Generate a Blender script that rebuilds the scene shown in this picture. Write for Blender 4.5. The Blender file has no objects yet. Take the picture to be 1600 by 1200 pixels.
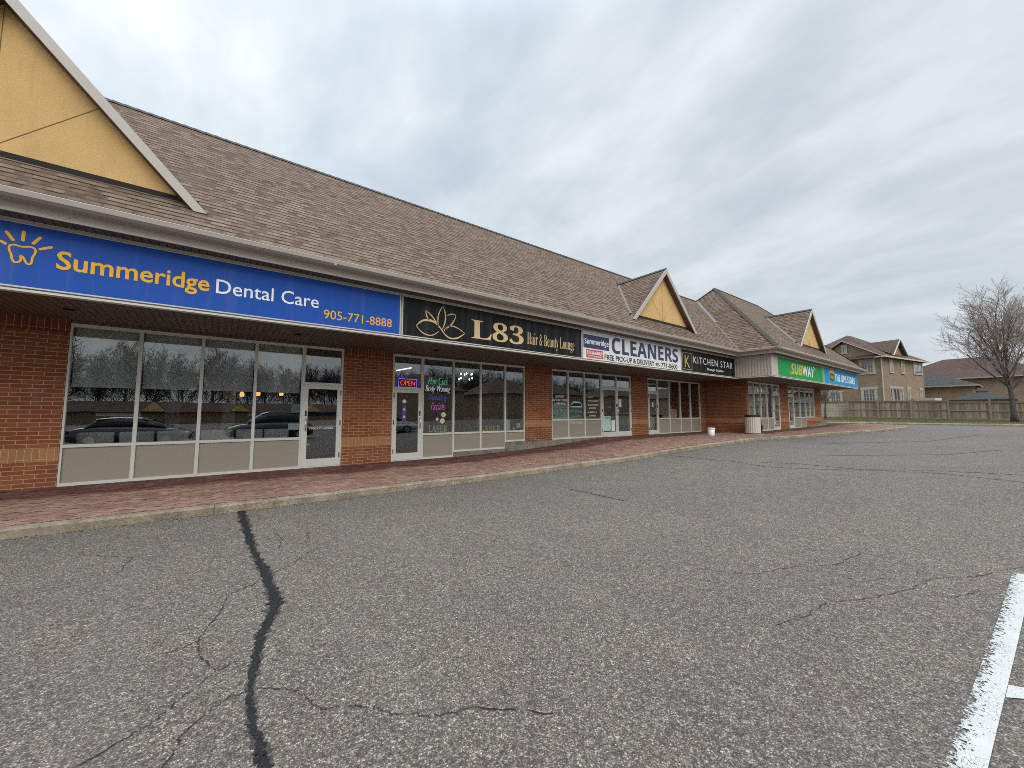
import bpy, bmesh, math, random
from mathutils import Vector, Matrix
from math import sin, cos, pi, radians as R, sqrt, floor
S = bpy.context.scene
COL = S.collection
random.seed(7)

# ------------------------------------------------------------------ camera, sky, sun, exposure
cam = bpy.data.cameras.new('camera'); camo = bpy.data.objects.new('camera', cam); COL.objects.link(camo)
A, P = R(52.944), R(4.457)
F0 = Vector((cos(A), sin(A), 0)); RT = Vector((sin(A), -cos(A), 0)); UZ = Vector((0, 0, 1))
FW = F0*cos(P) + UZ*sin(P); UP = UZ*cos(P) - F0*sin(P)
camo.matrix_world = Matrix(((RT.x, UP.x, -FW.x, 0), (RT.y, UP.y, -FW.y, 0), (RT.z, UP.z, -FW.z, 1.6), (0, 0, 0, 1)))
cam.sensor_width = 36; cam.lens = 36*603/1600; cam.clip_start = .05; cam.clip_end = 2000
S.camera = camo
SUN_EL, SUN_AZ = R(42), R(248)      # azimuth measured from +X towards +Y
SUND = Vector((cos(SUN_EL)*cos(SUN_AZ), cos(SUN_EL)*sin(SUN_AZ), sin(SUN_EL)))
S.render.filter_size = .9; S.cycles.filter_width = .9; S.cycles.use_denoising = False
S.view_settings.view_transform = 'Standard'; S.view_settings.look = 'None'
S.view_settings.exposure = 0.35; S.view_settings.gamma = 1

class NT:
    def __init__(s, nt): s.t = nt
    def n(s, typ, ins=None, **props):
        d = s.t.nodes.new('ShaderNode'+typ)
        for k, v in props.items(): setattr(d, k, v)
        for k, v in (ins or {}).items():
            i = d.inputs[k]
            if isinstance(v, bpy.types.NodeSocket): s.t.links.new(v, i)
            elif isinstance(v, bpy.types.Node): s.t.links.new(v.outputs[0], i)
            else:
                if isinstance(v, tuple) and len(v) == 3 and i.type == 'RGBA': v = v+(1,)
                i.default_value = v
        return d
    def m(s, op, a, b=0.0, c=0.0, clamp=False):
        return s.n('Math', {0: a, 1: b, 2: c}, operation=op, use_clamp=clamp).outputs[0]
    def mix(s, f, a, b, blend='MIX'):
        return s.n('Mix', {0: f, 6: a, 7: b}, data_type='RGBA', blend_type=blend, clamp_factor=True, clamp_result=False).outputs[2]
    def ramp(s, f, stops, interp='LINEAR'):
        d = s.n('ValToRGB', {0: f}); cr = d.color_ramp; cr.interpolation = interp
        while len(cr.elements) < len(stops): cr.elements.new(.5)
        for e, (p, c) in zip(cr.elements, stops):
            e.position = p; e.color = (c, c, c, 1) if not isinstance(c, tuple) else c+(1,)
        return d.outputs[0]
    def noise(s, vec, scale, detail=3, rough=.55, dist=0, out=0):
        return s.n('TexNoise', {'Vector': vec, 'Scale': scale, 'Detail': detail, 'Roughness': rough, 'Distortion': dist}).outputs[out]
    def map(s, vec, sc=(1, 1, 1), rot=(0, 0, 0), loc=(0, 0, 0)):
        return s.n('Mapping', {'Vector': vec, 'Scale': sc, 'Rotation': rot, 'Location': loc}).outputs[0]
    def pos(s): return s.n('NewGeometry').outputs['Position']
    def uv(s): return s.n('TexCoord').outputs['UV']
    def sep(s, v): return s.n('SeparateXYZ', {0: v}).outputs

W = bpy.data.worlds.new('World'); S.world = W; W.use_nodes = True
wt = NT(W.node_tree); W.node_tree.nodes.clear()
sky = wt.n('TexSky', sky_type='NISHITA', sun_disc=False, sun_elevation=SUN_EL, sun_rotation=pi/2-SUN_AZ)
sky.air_density = 1.4; sky.dust_density = 3
dirv = wt.n('TexCoord').outputs['Generated']
sx, sy, sz = wt.sep(dirv)
den = wt.m('ADD', wt.m('MAXIMUM', sz, 0.0), .24)
cv = wt.n('CombineXYZ', {0: wt.m('DIVIDE', sx, den), 1: wt.m('DIVIDE', sy, den), 2: 0.3}).outputs[0]
cvr = wt.map(cv, (1.0, .75, 1), (0, 0, R(-20)))
n1 = wt.noise(cvr, 2.0, 8, .55, .3)
n2 = wt.noise(wt.map(cv, (1.7, .8, 1), (0, 0, R(-28)), (3.3, 1.7, .4)), 3.2, 8, .55, .2)
n3 = wt.noise(wt.map(cv, loc=(5, 2, 1)), .55, 3, .5)
cl = wt.m('ADD', wt.m('MULTIPLY', n1, .46), wt.m('ADD', wt.m('MULTIPLY', n2, .32), wt.m('MULTIPLY', n3, .22)))
ccol = wt.ramp(cl, [(.35, (.47, .545, .625)), (.45, (.57, .64, .705)), (.52, (.665, .722, .77)), (.60, (.785, .828, .86))])
# overcast luminance: brighter towards the zenith and around the hidden sun
az = Vector((-.30, .62, .72)).normalized()
dt = wt.n('VectorMath', {0: dirv, 1: az}, operation='DOT_PRODUCT').outputs['Value']
lum = wt.m('ADD', .78, wt.m('ADD', wt.m('MULTIPLY', wt.m('POWER', wt.m('MAXIMUM', dt, 0.0), 2.5), .26), wt.m('MULTIPLY', wt.m('POWER', wt.m('MAXIMUM', sz, 0.0), 3.0), .2)))
ccol = wt.mix(1.0, ccol, wt.n('CombineXYZ', {0: lum, 1: lum, 2: lum}).outputs[0], 'MULTIPLY')
# the overcast is brightest overhead
zen = wt.n('MapRange', {0: sz, 1: .72, 2: .97, 3: 0.0, 4: 2.5}, interpolation_type='SMOOTHSTEP').outputs[0]
lz = wt.m('ADD', 1.0, zen)
ccol = wt.mix(1.0, ccol, wt.n('CombineXYZ', {0: lz, 1: lz, 2: lz}).outputs[0], 'MULTIPLY')
hz = wt.m('POWER', wt.m('SUBTRACT', 1.0, wt.m('MAXIMUM', sz, 0.0)), 7.0)
ccol = wt.mix(wt.m('MULTIPLY', hz, .45), ccol, (.72, .77, .80))
b1 = wt.n('Background', {0: sky, 1: .1}); b2 = wt.n('Background', {0: ccol, 1: 1.0})
mx = wt.n('MixShader', {0: .93, 1: b1, 2: b2})
wt.t.links.new(mx.outputs[0], wt.n('OutputWorld').inputs[0])

sl = bpy.data.lights.new('sun', 'SUN'); sl.energy = 1.5; sl.angle = R(40); sl.color = (1, .965, .91)
so = bpy.data.objects.new('sun', sl); COL.objects.link(so)
so.rotation_euler = SUND.to_track_quat('Z', 'Y').to_euler()

# ------------------------------------------------------------------ materials
MATS = {}
def new(name):
    m = bpy.data.materials.new(name); m.use_nodes = True; m.node_tree.nodes.clear()
    MATS[name] = m; return m, NT(m.node_tree)
def out(t, sh): t.t.links.new(sh.outputs[0] if isinstance(sh, bpy.types.Node) else sh, t.n('OutputMaterial').inputs[0])
def princ(t, col, rough=.6, bump=None, bs=.3, bd=.01, metal=0, spec=.5, **k):
    ins = {'Base Color': col, 'Roughness': rough, 'Metallic': metal, 'Specular IOR Level': spec}
    ins.update(k)
    if bump is not None: ins['Normal'] = t.n('Bump', {'Strength': bs, 'Distance': bd, 'Height': bump}).outputs[0]
    return t.n('BsdfPrincipled', ins)
def plain(name, col, rough=.6, var=.12, scale=3, metal=0, spec=.5, bump=0, bscale=60):
    m, t = new(name); p = t.pos()
    nz = t.noise(p, scale, 4)
    c = t.mix(nz, tuple(x*(1-var) for x in col), tuple(min(1, x*(1+var)) for x in col))
    if name.startswith('sign_'):   # faint rain streaks and dust on the sign faces
        c = t.mix(t.ramp(t.noise(t.map(p, (5, 5, .35)), 1.3, 5, .65), [(.5, 0.0), (.8, .16)]), c, (.30, .28, .25))
    out(t, princ(t, c, rough, t.noise(p, bscale, 3) if bump else None, bump, .004, metal, spec)); return m
def emis(name, col, s):
    m, t = new(name); out(t, t.n('Emission', {0: col, 1: s})); return m

def m_asphalt():
    m, t = new('asphalt'); p = t.pos()
    big = t.noise(p, .22, 4, .6); med = t.noise(p, 1.3, 4, .6)
    v = t.n('TexVoronoi', {'Vector': p, 'Scale': 128, 'Randomness': 1}, feature='F1')
    v2 = t.n('TexVoronoi', {'Vector': p, 'Scale': 46, 'Randomness': 1}, feature='F1')
    r1 = t.sep(v.outputs['Color']); r2 = t.sep(v2.outputs['Color'])
    stone = t.ramp(r1[0], [(0, (.070, .060, .052)), (.30, (.148, .131, .116)), (.62, (.236, .211, .188)), (.88, (.345, .313, .281)), (1, (.60, .56, .51))])
    tint = t.ramp(r1[1], [(0, (1.08, .96, .92)), (.5, (1, 1, 1)), (1, (.93, 1.0, 1.03))])
    stone = t.mix(1, stone, tint, 'MULTIPLY')
    edge = t.ramp(v.outputs['Distance'], [(.30, 1.0), (.62, .42)])
    stone = t.mix(1, stone, edge, 'MULTIPLY')
    bigst = t.ramp(r2[0], [(.86, 0.0), (.9, 1.0)])
    stone = t.mix(t.m('MULTIPLY', bigst, t.ramp(v2.outputs['Distance'], [(.2, .9), (.42, 0.0)])), stone, t.ramp(r2[1], [(0, (.23, .20, .18)), (1, (.50, .48, .45))]))
    v3 = t.n('TexVoronoi', {'Vector': p, 'Scale': 54, 'Randomness': 1}, feature='F1'); r3 = t.sep(v3.outputs['Color'])
    stone = t.mix(1, stone, t.ramp(r3[0], [(0, .66), (.5, .97), (1, 1.36)]), 'MULTIPLY')
    v4 = t.n('TexVoronoi', {'Vector': p, 'Scale': 24, 'Randomness': 1}, feature='F1'); r4 = t.sep(v4.outputs['Color'])
    stone = t.mix(1, stone, t.ramp(r4[0], [(0, .85), (.5, 1.0), (1, 1.14)]), 'MULTIPLY')
    pit = t.ramp(t.noise(p, 38, 3, .6), [(.36, .40), (.52, 1.0)])
    stone = t.mix(.6, stone, pit, 'MULTIPLY')
    hue = t.noise(p, 1.6, 3, .6, out=1)
    hs_ = t.sep(hue)
    stone = t.mix(1, stone, t.ramp(hs_[0], [(.36, (1.035, .985, .975)), (.5, (1.01, 1.0, .985)), (.64, (.975, 1.0, .98))]), 'MULTIPLY')
    stone = t.mix(.12, stone, (.20, .176, .154))
    tone = t.ramp(t.m('ADD', t.m('MULTIPLY', big, .6), t.m('MULTIPLY', med, .4)), [(.36, (.88, .88, .90)), (.5, (1, .99, .98)), (.66, (1.12, 1.09, 1.06))])
    c = t.mix(1, stone, tone, 'MULTIPLY')
    # oil / dirt streaking along the drive lane
    st = t.noise(t.map(p, (1.1, .16, 1), (0, 0, R(12))), 1.2, 5, .65)
    c = t.mix(t.ramp(st, [(.52, 0.0), (.78, .25)]), c, (.185, .178, .165))
    h = t.m('SUBTRACT', r1[2], t.m('MULTIPLY', v.outputs['Distance'], 1.2))
    out(t, princ(t, c, .80, h, .55, .006, spec=.45)); return m
m_asphalt()

def m_broken(name, stops, thr, nscale, spec=.25, k=.5):
    m, t = new(name); p = t.pos()
    n = t.noise(p, 70, 4, .7)
    c = t.ramp(n, stops)
    at = t.n('Attribute', attribute_name='edge').outputs['Fac']
    al = t.m('ADD', t.m('MULTIPLY', t.noise(p, nscale, 5, .72), 1.0), t.m('MULTIPLY', t.m('POWER', at, 2.0), k))
    fac = t.ramp(al, [(thr, 0.0), (thr+.05, 1.0)])
    out(t, t.n('MixShader', {0: fac, 1: princ(t, c, .6, n, .9, .01, spec=spec), 2: t.n('BsdfTransparent')})); return m
m_broken('tar', [(.35, (.006, .006, .007)), (.56, (.013, .014, .016)), (.68, (.05, .051, .053)), (.85, (.13, .128, .125))], .66, 26, .35)
m_broken('crack_edge', [(.3, (.045, .041, .038)), (.7, (.085, .078, .072))], .62, 22, k=.45)
m_broken('crack_thin', [(.4, (.020, .018, .016)), (.7, (.05, .045, .041))], .565, 14, k=.24)
plain('crack_dark', (.022, .020, .019), .95, .3, 30)
plain('score_brown', (.20, .125, .05), .95, .1, 5)
m_broken('crack_soft', [(.4, (.055, .052, .05)), (.7, (.085, .08, .075))], .60, 6, k=.2)

def m_paint():
    m, t = new('line_paint'); p = t.pos()
    sh = princ(t, t.mix(t.noise(p, 14, 4), (.44, .455, .45), (.62, .635, .625)), .7, t.noise(p, 110, 2), .5, .004)
    at = t.n('Attribute', attribute_name='edge').outputs['Fac']
    v = t.n('TexVoronoi', {'Vector': t.map(p, (30, 75, 30), (0, 0, R(20))), 'Scale': 1.0}, feature='DISTANCE_TO_EDGE').outputs['Distance']
    chip = t.m('ADD', t.m('MULTIPLY', t.noise(p, 42, 5, .72), .8), t.m('MULTIPLY', at, .34))
    hole = t.ramp(chip, [(.57, 0.0), (.60, 1.0)])
    cr = t.ramp(v, [(.012, .9), (.03, 0.0)])
    cr = t.m('MULTIPLY', cr, t.ramp(t.noise(p, 7, 2), [(.42, 0.0), (.58, 1.0)]))
    fac = t.m('MAXIMUM', hole, cr)
    out(t, t.n('MixShader', {0: fac, 1: sh, 2: t.n('BsdfTransparent')})); return m
m_paint()

def m_paver():
    m, t = new('paver'); p = t.pos()
    r = t.n('Attribute', attribute_name='rnd').outputs['Fac']
    x, y, z = t.sep(p)
    damp_shaded = t.ramp(r, [(0, (.068, .018, .017)), (.5, (.095, .026, .023)), (1, (.13, .038, .033))])
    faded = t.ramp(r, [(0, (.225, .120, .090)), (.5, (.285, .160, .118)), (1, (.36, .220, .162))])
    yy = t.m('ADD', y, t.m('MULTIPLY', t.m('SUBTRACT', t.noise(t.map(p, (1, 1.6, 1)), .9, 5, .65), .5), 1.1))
    # darker red towards the wall: damp stain and canopy shade painted into the colour
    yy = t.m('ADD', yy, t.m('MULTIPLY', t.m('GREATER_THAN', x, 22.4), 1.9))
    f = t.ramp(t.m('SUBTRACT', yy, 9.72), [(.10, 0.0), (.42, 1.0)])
    c = t.mix(f, faded, damp_shaded)
    salt = t.ramp(t.noise(t.map(p, (1, 2.2, 1)), 1.7, 6, .7), [(.50, 0.0), (.75, .5)])
    c = t.mix(salt, c, (.37, .26, .20))
    sand = t.ramp(t.m('ADD', y, t.m('MULTIPLY', t.noise(p, 2.5, 4), .9)), [(0, 0.0), (1, 0.0)])
    c = t.mix(t.ramp(t.noise(p, 30, 4, .7), [(.4, 0.0), (.8, .35)]), c, (.10, .06, .05))
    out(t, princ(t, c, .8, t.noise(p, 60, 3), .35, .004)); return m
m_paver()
plain('joint_sand', (.13, .082, .066), .95, .35, 12)

def m_kerb():
    m, t = new('kerb_concrete'); p = t.pos()
    n = t.noise(p, 3.2, 6, .68); n2 = t.noise(p, 38, 5, .75)
    c = t.ramp(n, [(.3, (.19, .152, .11)), (.5, (.315, .258, .19)), (.68, (.47, .415, .335))])
    c = t.mix(t.ramp(n2, [(.42, .75), (.58, 0.0)]), c, (.115, .088, .060))
    wear = t.ramp(t.noise(p, 1.4, 4, .7), [(.45, 0.0), (.65, .6)])
    c = t.mix(wear, c, (.40, .33, .23))
    j = t.m('PINGPONG', t.sep(p)[0], 1.5)
    c = t.mix(t.ramp(j, [(0, .85), (.012, 0.0)]), c, (.05, .04, .03))
    out(t, princ(t, c, .9, n2, .8, .015)); return m
m_kerb()

def m_conc():
    m, t = new('foundation_concrete'); p = t.pos()
    n2 = t.n('TexVoronoi', {'Vector': p, 'Scale': 42}, feature='F1')
    c = t.ramp(t.sep(n2.outputs['Color'])[0], [(0, (.07, .06, .048)), (.5, (.20, .175, .14)), (1, (.38, .34, .27))])
    c = t.mix(.5, c, t.ramp(t.noise(p, 2.5, 5), [(.35, (.12, .105, .085)), (.7, (.33, .30, .24))]))
    out(t, princ(t, c, .9, n2.outputs['Distance'], .6, .01)); return m
m_conc()

def m_brick(name, c1, c2, mortar, bw=.27, bh=.08, swap=False, msz=.0055):
    m, t = new(name); u = t.uv(); p = t.pos()
    if swap: u = t.map(u, rot=(0, 0, pi/2))
    b = t.n('TexBrick', {'Vector': u, 'Color1': c1, 'Color2': c2, 'Mortar': mortar, 'Scale': 1, 'Mortar Size': msz,
                         'Mortar Smooth': .15, 'Bias': -.1, 'Brick Width': bw, 'Row Height': bh}, offset=0 if swap else .5)
    n = t.noise(p, 90, 4, .7); n2 = t.noise(p, 1.1, 4, .6)
    c = t.mix(t.ramp(n, [(.35, .55), (.65, 0.0)]), b.outputs[0], tuple(x*.55 for x in c1))
    c = t.mix(1, c, t.ramp(n2, [(.3, (.86, .86, .88)), (.7, (1.12, 1.10, 1.06))]), 'MULTIPLY')
    eff = t.ramp(t.noise(t.map(p, (1, 1, .4)), 1.9, 5, .7), [(.62, 0.0), (.85, .22)])
    c = t.mix(eff, c, (.55, .48, .40))
    h = t.m('SUBTRACT', t.m('MULTIPLY', n, .25), b.outputs['Fac'])
    out(t, princ(t, c, .85, h, .7, .008, spec=.3)); return m
m_brick('brick', (.235, .070, .026), (.34, .120, .048), (.52, .36, .245), msz=.0068)
m_brick('brick_soldier_tan', (.38, .175, .08), (.45, .215, .10), (.56, .42, .28), .25, .092, True)
m_brick('brick_soldier', (.18, .046, .021), (.24, .068, .032), (.46, .34, .24), .25, .092, True)
m_brick('house_brick', (.285, .200, .142), (.375, .280, .208), (.45, .37, .30), .23, .075)
m_brick('stone_block', (.46, .40, .32), (.62, .56, .47), (.30, .26, .21), .55, .17, msz=.012)

def m_shingle(name, dark, mid, light, rh=.125):
    m, t = new(name); u = t.uv(); p = t.pos()
    def bk(w, off, sh):
        return t.n('TexBrick', {'Vector': t.map(u, loc=(sh, 0, 0)), 'Color1': (0, 0, 0), 'Color2': (1, 1, 1), 'Mortar': (.5, .5, .5), 'Scale': 1, 'Mortar Size': 0.0,
                                'Bias': 0, 'Brick Width': w, 'Row Height': rh}, offset=off, offset_frequency=2)
    a = t.sep(bk(.19, .37, .1).outputs[0])[0]; b = t.sep(bk(.115, .61, 4.3).outputs[0])[0]
    r = t.m('ADD', t.m('MULTIPLY', a, .6), t.m('MULTIPLY', b, .4))
    c = t.ramp(r, [(.08, dark), (.5, mid), (.92, light)])
    gr = t.noise(p, 130, 3, .8)
    c = t.mix(1, c, t.ramp(gr, [(.3, .72), (.7, 1.3)]), 'MULTIPLY')
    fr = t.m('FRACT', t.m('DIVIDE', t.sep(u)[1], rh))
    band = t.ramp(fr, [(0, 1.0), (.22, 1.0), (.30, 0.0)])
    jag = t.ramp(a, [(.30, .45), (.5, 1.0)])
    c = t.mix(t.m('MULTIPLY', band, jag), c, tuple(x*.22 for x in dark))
    wz = t.noise(p, .5, 4, .6)
    c = t.mix(1, c, t.ramp(wz, [(.3, (.92, .91, .90)), (.7, (1.09, 1.08, 1.06))]), 'MULTIPLY')
    h = t.m('ADD', t.m('SUBTRACT', 1.0, fr), t.m('MULTIPLY', t.m('GREATER_THAN', a, .5), .6))
    out(t, princ(t, c, .92, h, .8, .012, spec=.25)); return m
m_shingle('shingle', (.090, .060, .043), (.155, .112, .082), (.218, .164, .123), .155)
m_shingle('shingle_brown', (.085, .055, .046), (.125, .085, .070), (.165, .12, .10))
m_shingle('shingle_red', (.075, .045, .040), (.10, .062, .054), (.14, .09, .078))
m_shingle('shingle_slate', (.042, .045, .046), (.066, .070, .072), (.10, .105, .108))

def m_metal(name, col, rough=.45, var=.06, streak=.18):
    m, t = new(name); p = t.pos()
    n = t.noise(t.map(p, (1.2, 1.2, 9)), 1.2, 4, .6)
    s = t.noise(t.map(p, (7, 7, .7)), 1.5, 5, .65)
    c = t.mix(n, tuple(x*(1-var) for x in col), tuple(min(1, x*(1+var)) for x in col))
    c = t.mix(t.ramp(s, [(.55, 0.0), (.8, streak)]), c, tuple(x*.5 for x in col))
    out(t, princ(t, c, rough, spec=.4)); return m
m_metal('fascia_metal', (.54, .485, .42)); m_metal('gutter_metal', (.36, .325, .29), .4)
m_metal('frame_metal', (.60, .60, .55), .42, .05, .1)
m_metal('clad_metal', (.50, .45, .39), .5)
m_metal('panel_taupe', (.305, .268, .212), .55, .05, .12)
m_metal('flash_metal', (.19, .18, .18), .5)
m_metal('trim_white', (.46, .43, .385), .5)
plain('ridge_dark', (.055, .048, .043), .85, .2, 4)
plain('steel', (.55, .55, .54), .3, .05, 5, 1)
plain('black_plastic', (.012, .012, .013), .4, .2)
plain('dark_metal', (.035, .033, .032), .5, .2)

def m_soffit():
    m, t = new('soffit_plank'); u = t.uv(); p = t.pos()
    fr = t.m('FRACT', t.m('DIVIDE', t.sep(u)[0], .11))
    g = t.ramp(fr, [(0, 1.0), (.10, 1.0), (.17, 0.0)])
    c = t.mix(t.noise(t.map(p, (4, .3, 1)), 1.5, 3), (.098, .066, .050), (.135, .094, .072))
    c = t.mix(g, c, (.018, .012, .010))
    out(t, princ(t, c, .6, g, -.6, .01)); return m
m_soffit()

def m_stucco():
    m, t = new('stucco_yellow'); p = t.pos()
    n = t.noise(p, 75, 4, .8); n2 = t.noise(p, 1.3, 5, .6)
    c = t.mix(n, (.58, .375, .15), (.73, .505, .23))
    c = t.mix(1, c, t.ramp(n2, [(.3, (.92, .92, .93)), (.7, (1.08, 1.06, 1.03))]), 'MULTIPLY')
    st = t.noise(t.map(p, (4, 4, .45)), 1.4, 5, .65)
    c = t.mix(t.ramp(st, [(.52, 0.0), (.8, .30)]), c, (.27, .19, .10))
    out(t, princ(t, c, .9, n, .8, .010, spec=.2)); return m
m_stucco()

def m_glass(name, tint, k=1.25, rough=0.0):
    m, t = new(name); g = t.n('NewGeometry')
    d = t.n('VectorMath', {0: g.outputs['Normal'], 1: g.outputs['Incoming']}, operation='DOT_PRODUCT').outputs['Value']
    c = t.m('ABSOLUTE', d)
    f = t.m('ADD', .045, t.m('MULTIPLY', t.m('POWER', t.m('SUBTRACT', 1.0, c), 4.4), .93))
    f = t.m('MULTIPLY', f, k, clamp=True)
    w = t.noise(t.pos(), .55, 2)
    nb = t.n('Bump', {'Strength': .03, 'Distance': .05, 'Height': w}).outputs[0]
    gl = t.n('BsdfGlossy', {'Color': (.93, .96, .97, 1), 'Roughness': rough, 'Normal': nb})
    out(t, t.n('MixShader', {0: f, 1: t.n('BsdfTransparent', {0: tint+(1,)}), 2: gl})); return m
m_glass('window_glass', (.80, .82, .82), 2.9)
m_glass('house_glass', (.35, .38, .42), 2.2)
plain('room_dark', (.055, .050, .046), .8, .15)
plain('room_floor', (.10, .085, .07), .5, .2)
plain('room_ceiling', (.22, .21, .20), .9, .1)
plain('room_green', (.10, .16, .14), .8, .2, 1)
plain('shade_fabric', (.74, .75, .72), .9, .06, 40)
plain('chair_white', (.62, .62, .60), .45, .05)
plain('white_paint', (.72, .71, .68), .5, .06)
plain('paper_white', (.72, .75, .75), .8, .08, 4)
plain('paper_mint', (.40, .62, .56), .7, .30, 7)
plain('paper_teal', (.05, .21, .25), .7, .5, 6)
plain('paper_navy', (.03, .03, .10), .6, .3, 4)
plain('purple_vinyl', (.10, .07, .28), .5, .2)
plain('cream_vinyl', (.66, .60, .40), .5, .1)
plain('gold', (.66, .48, .25), .5, .10, 6)
plain('gold_bright', (.66, .44, .10), .4, .06)
plain('sign_blue', (.018, .086, .41), .5, .05, .8, spec=.15)
plain('sign_black', (.008, .009, .011), .45, .2, 1, spec=.2)
plain('sign_white', (.78, .79, .78), .4, .03, 2)
plain('sign_navy', (.030, .040, .13), .45, .1)
plain('sign_red', (.62, .06, .09), .45, .08)
plain('sign_green', (.012, .34, .085), .5, .05, .6, spec=.15)
plain('sign_lime', (.14, .50, .07), .5, .05, .6)
plain('sign_cyan', (.018, .31, .60), .5, .05, .7, spec=.15)
plain('letter_yellow', (.90, .47, .035), .5, .05, spec=.15)
plain('letter_white', (.88, .90, .92), .5, .03)
plain('letter_brown', (.09, .045, .015), .5, .1)
plain('wood_shelf', (.16, .12, .085), .6, .2, 4)
plain('carton', (.33, .24, .15), .8, .25, 3)
plain('bin_concrete', (.52, .48, .41), .85, .12, 10, bump=.3)
plain('bucket_white', (.80, .80, .78), .4, .03)
plain('leaf_dark', (.035, .055, .022), .7, .4, 15)
plain('lamp_dead', (.28, .27, .25), .4, .1)
emis('glow_warm', (1, .50, .20), 1.6); emis('glow_white', (1, .97, .9), 3.0); emis('glow_tube', (1, .98, .92), 1.5)
emis('neon_red', (1, .09, .06), 1.0); emis('neon_blue', (.20, .12, 1), 1.3); emis('neon_green', (.05, .75, .42), .9)
emis('neon_white', (.9, .95, .95), .9); emis('neon_indigo', (.06, .10, .75), .8); emis('neon_pink', (.95, .10, .72), 1.0)
emis('menu_light', (.75, .95, .90), .85)

def m_fence():
    m, t = new('fence_wood'); u = t.uv(); p = t.pos()
    r = t.n('TexBrick', {'Vector': u, 'Color1': (0, 0, 0), 'Color2': (1, 1, 1), 'Mortar': (0, 0, 0), 'Scale': 1, 'Mortar Size': .004, 'Brick Width': .14, 'Row Height': 40}, offset=0)
    rr = t.sep(r.outputs[0])[0]
    c = t.ramp(rr, [(0, (.19, .148, .112)), (.5, (.31, .245, .187)), (1, (.43, .35, .272))])
    s = t.noise(t.map(p, (6, 6, .8)), 2, 5, .7)
    c = t.mix(t.ramp(s, [(.45, 0.0), (.7, .7)]), c, (.13, .115, .10))
    c = t.mix(t.m('MULTIPLY', r.outputs['Fac'], .9), c, (.02, .018, .015))
    out(t, princ(t, c, .9, s, .3, .01)); return m
m_fence()
plain('post_wood', (.285, .225, .172), .9, .4, 6)

def m_grass():
    m, t = new('grass_ground'); p = t.pos()
    c = t.ramp(t.noise(p, 2.2, 6, .7), [(.3, (.055, .058, .018)), (.5, (.095, .10, .03)), (.7, (.17, .15, .07))])
    out(t, princ(t, c, .95, t.noise(p, 40, 4), .8, .03)); return m
m_grass()
m, t = new('grass_blade'); oi = t.n('Attribute', attribute_name='rnd').outputs['Fac']
out(t, princ(t, t.ramp(oi, [(0, (.06, .085, .018)), (.6, (.10, .125, .03)), (.85, (.20, .18, .075)), (1, (.30, .25, .13))]), .8))
plain('soil', (.10, .08, .06), .95, .3, 1)
def m_bark(name, a, b):
    m, t = new(name); p = t.pos()
    n = t.noise(t.map(p, (9, 9, 2)), 3, 5, .7)
    out(t, princ(t, t.ramp(n, [(.35, a), (.65, b)]), .95, n, .7, .02))
m_bark('bark_dark', (.035, .030, .028), (.105, .092, .085)); m_bark('twig', (.21, .165, .150), (.33, .27, .245)); m_bark('wood_far', (.05, .043, .038), (.085, .072, .062))
plain('needle', (.045, .075, .045), .9, .4, 8)
def m_carpaint(name, c):
    m, t = new(name); out(t, princ(t, t.mix(t.noise(t.pos(), 2), tuple(x*.95 for x in c), c), .3, **{'Coat Weight': 1.0, 'Coat Roughness': .04})); return m
m_carpaint('car_dark', (.02, .023, .03)); m_carpaint('car_silver', (.42, .43, .44)); m_carpaint('car_black', (.008, .008, .009)); m_carpaint('car_teal', (.03, .07, .09))
plain('tyre', (.015, .015, .015), .9, .2)
plain('car_glass', (.01, .012, .014), .05, .1)
plain('litter', (.16, .11, .06), .9, .6, 40)

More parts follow.
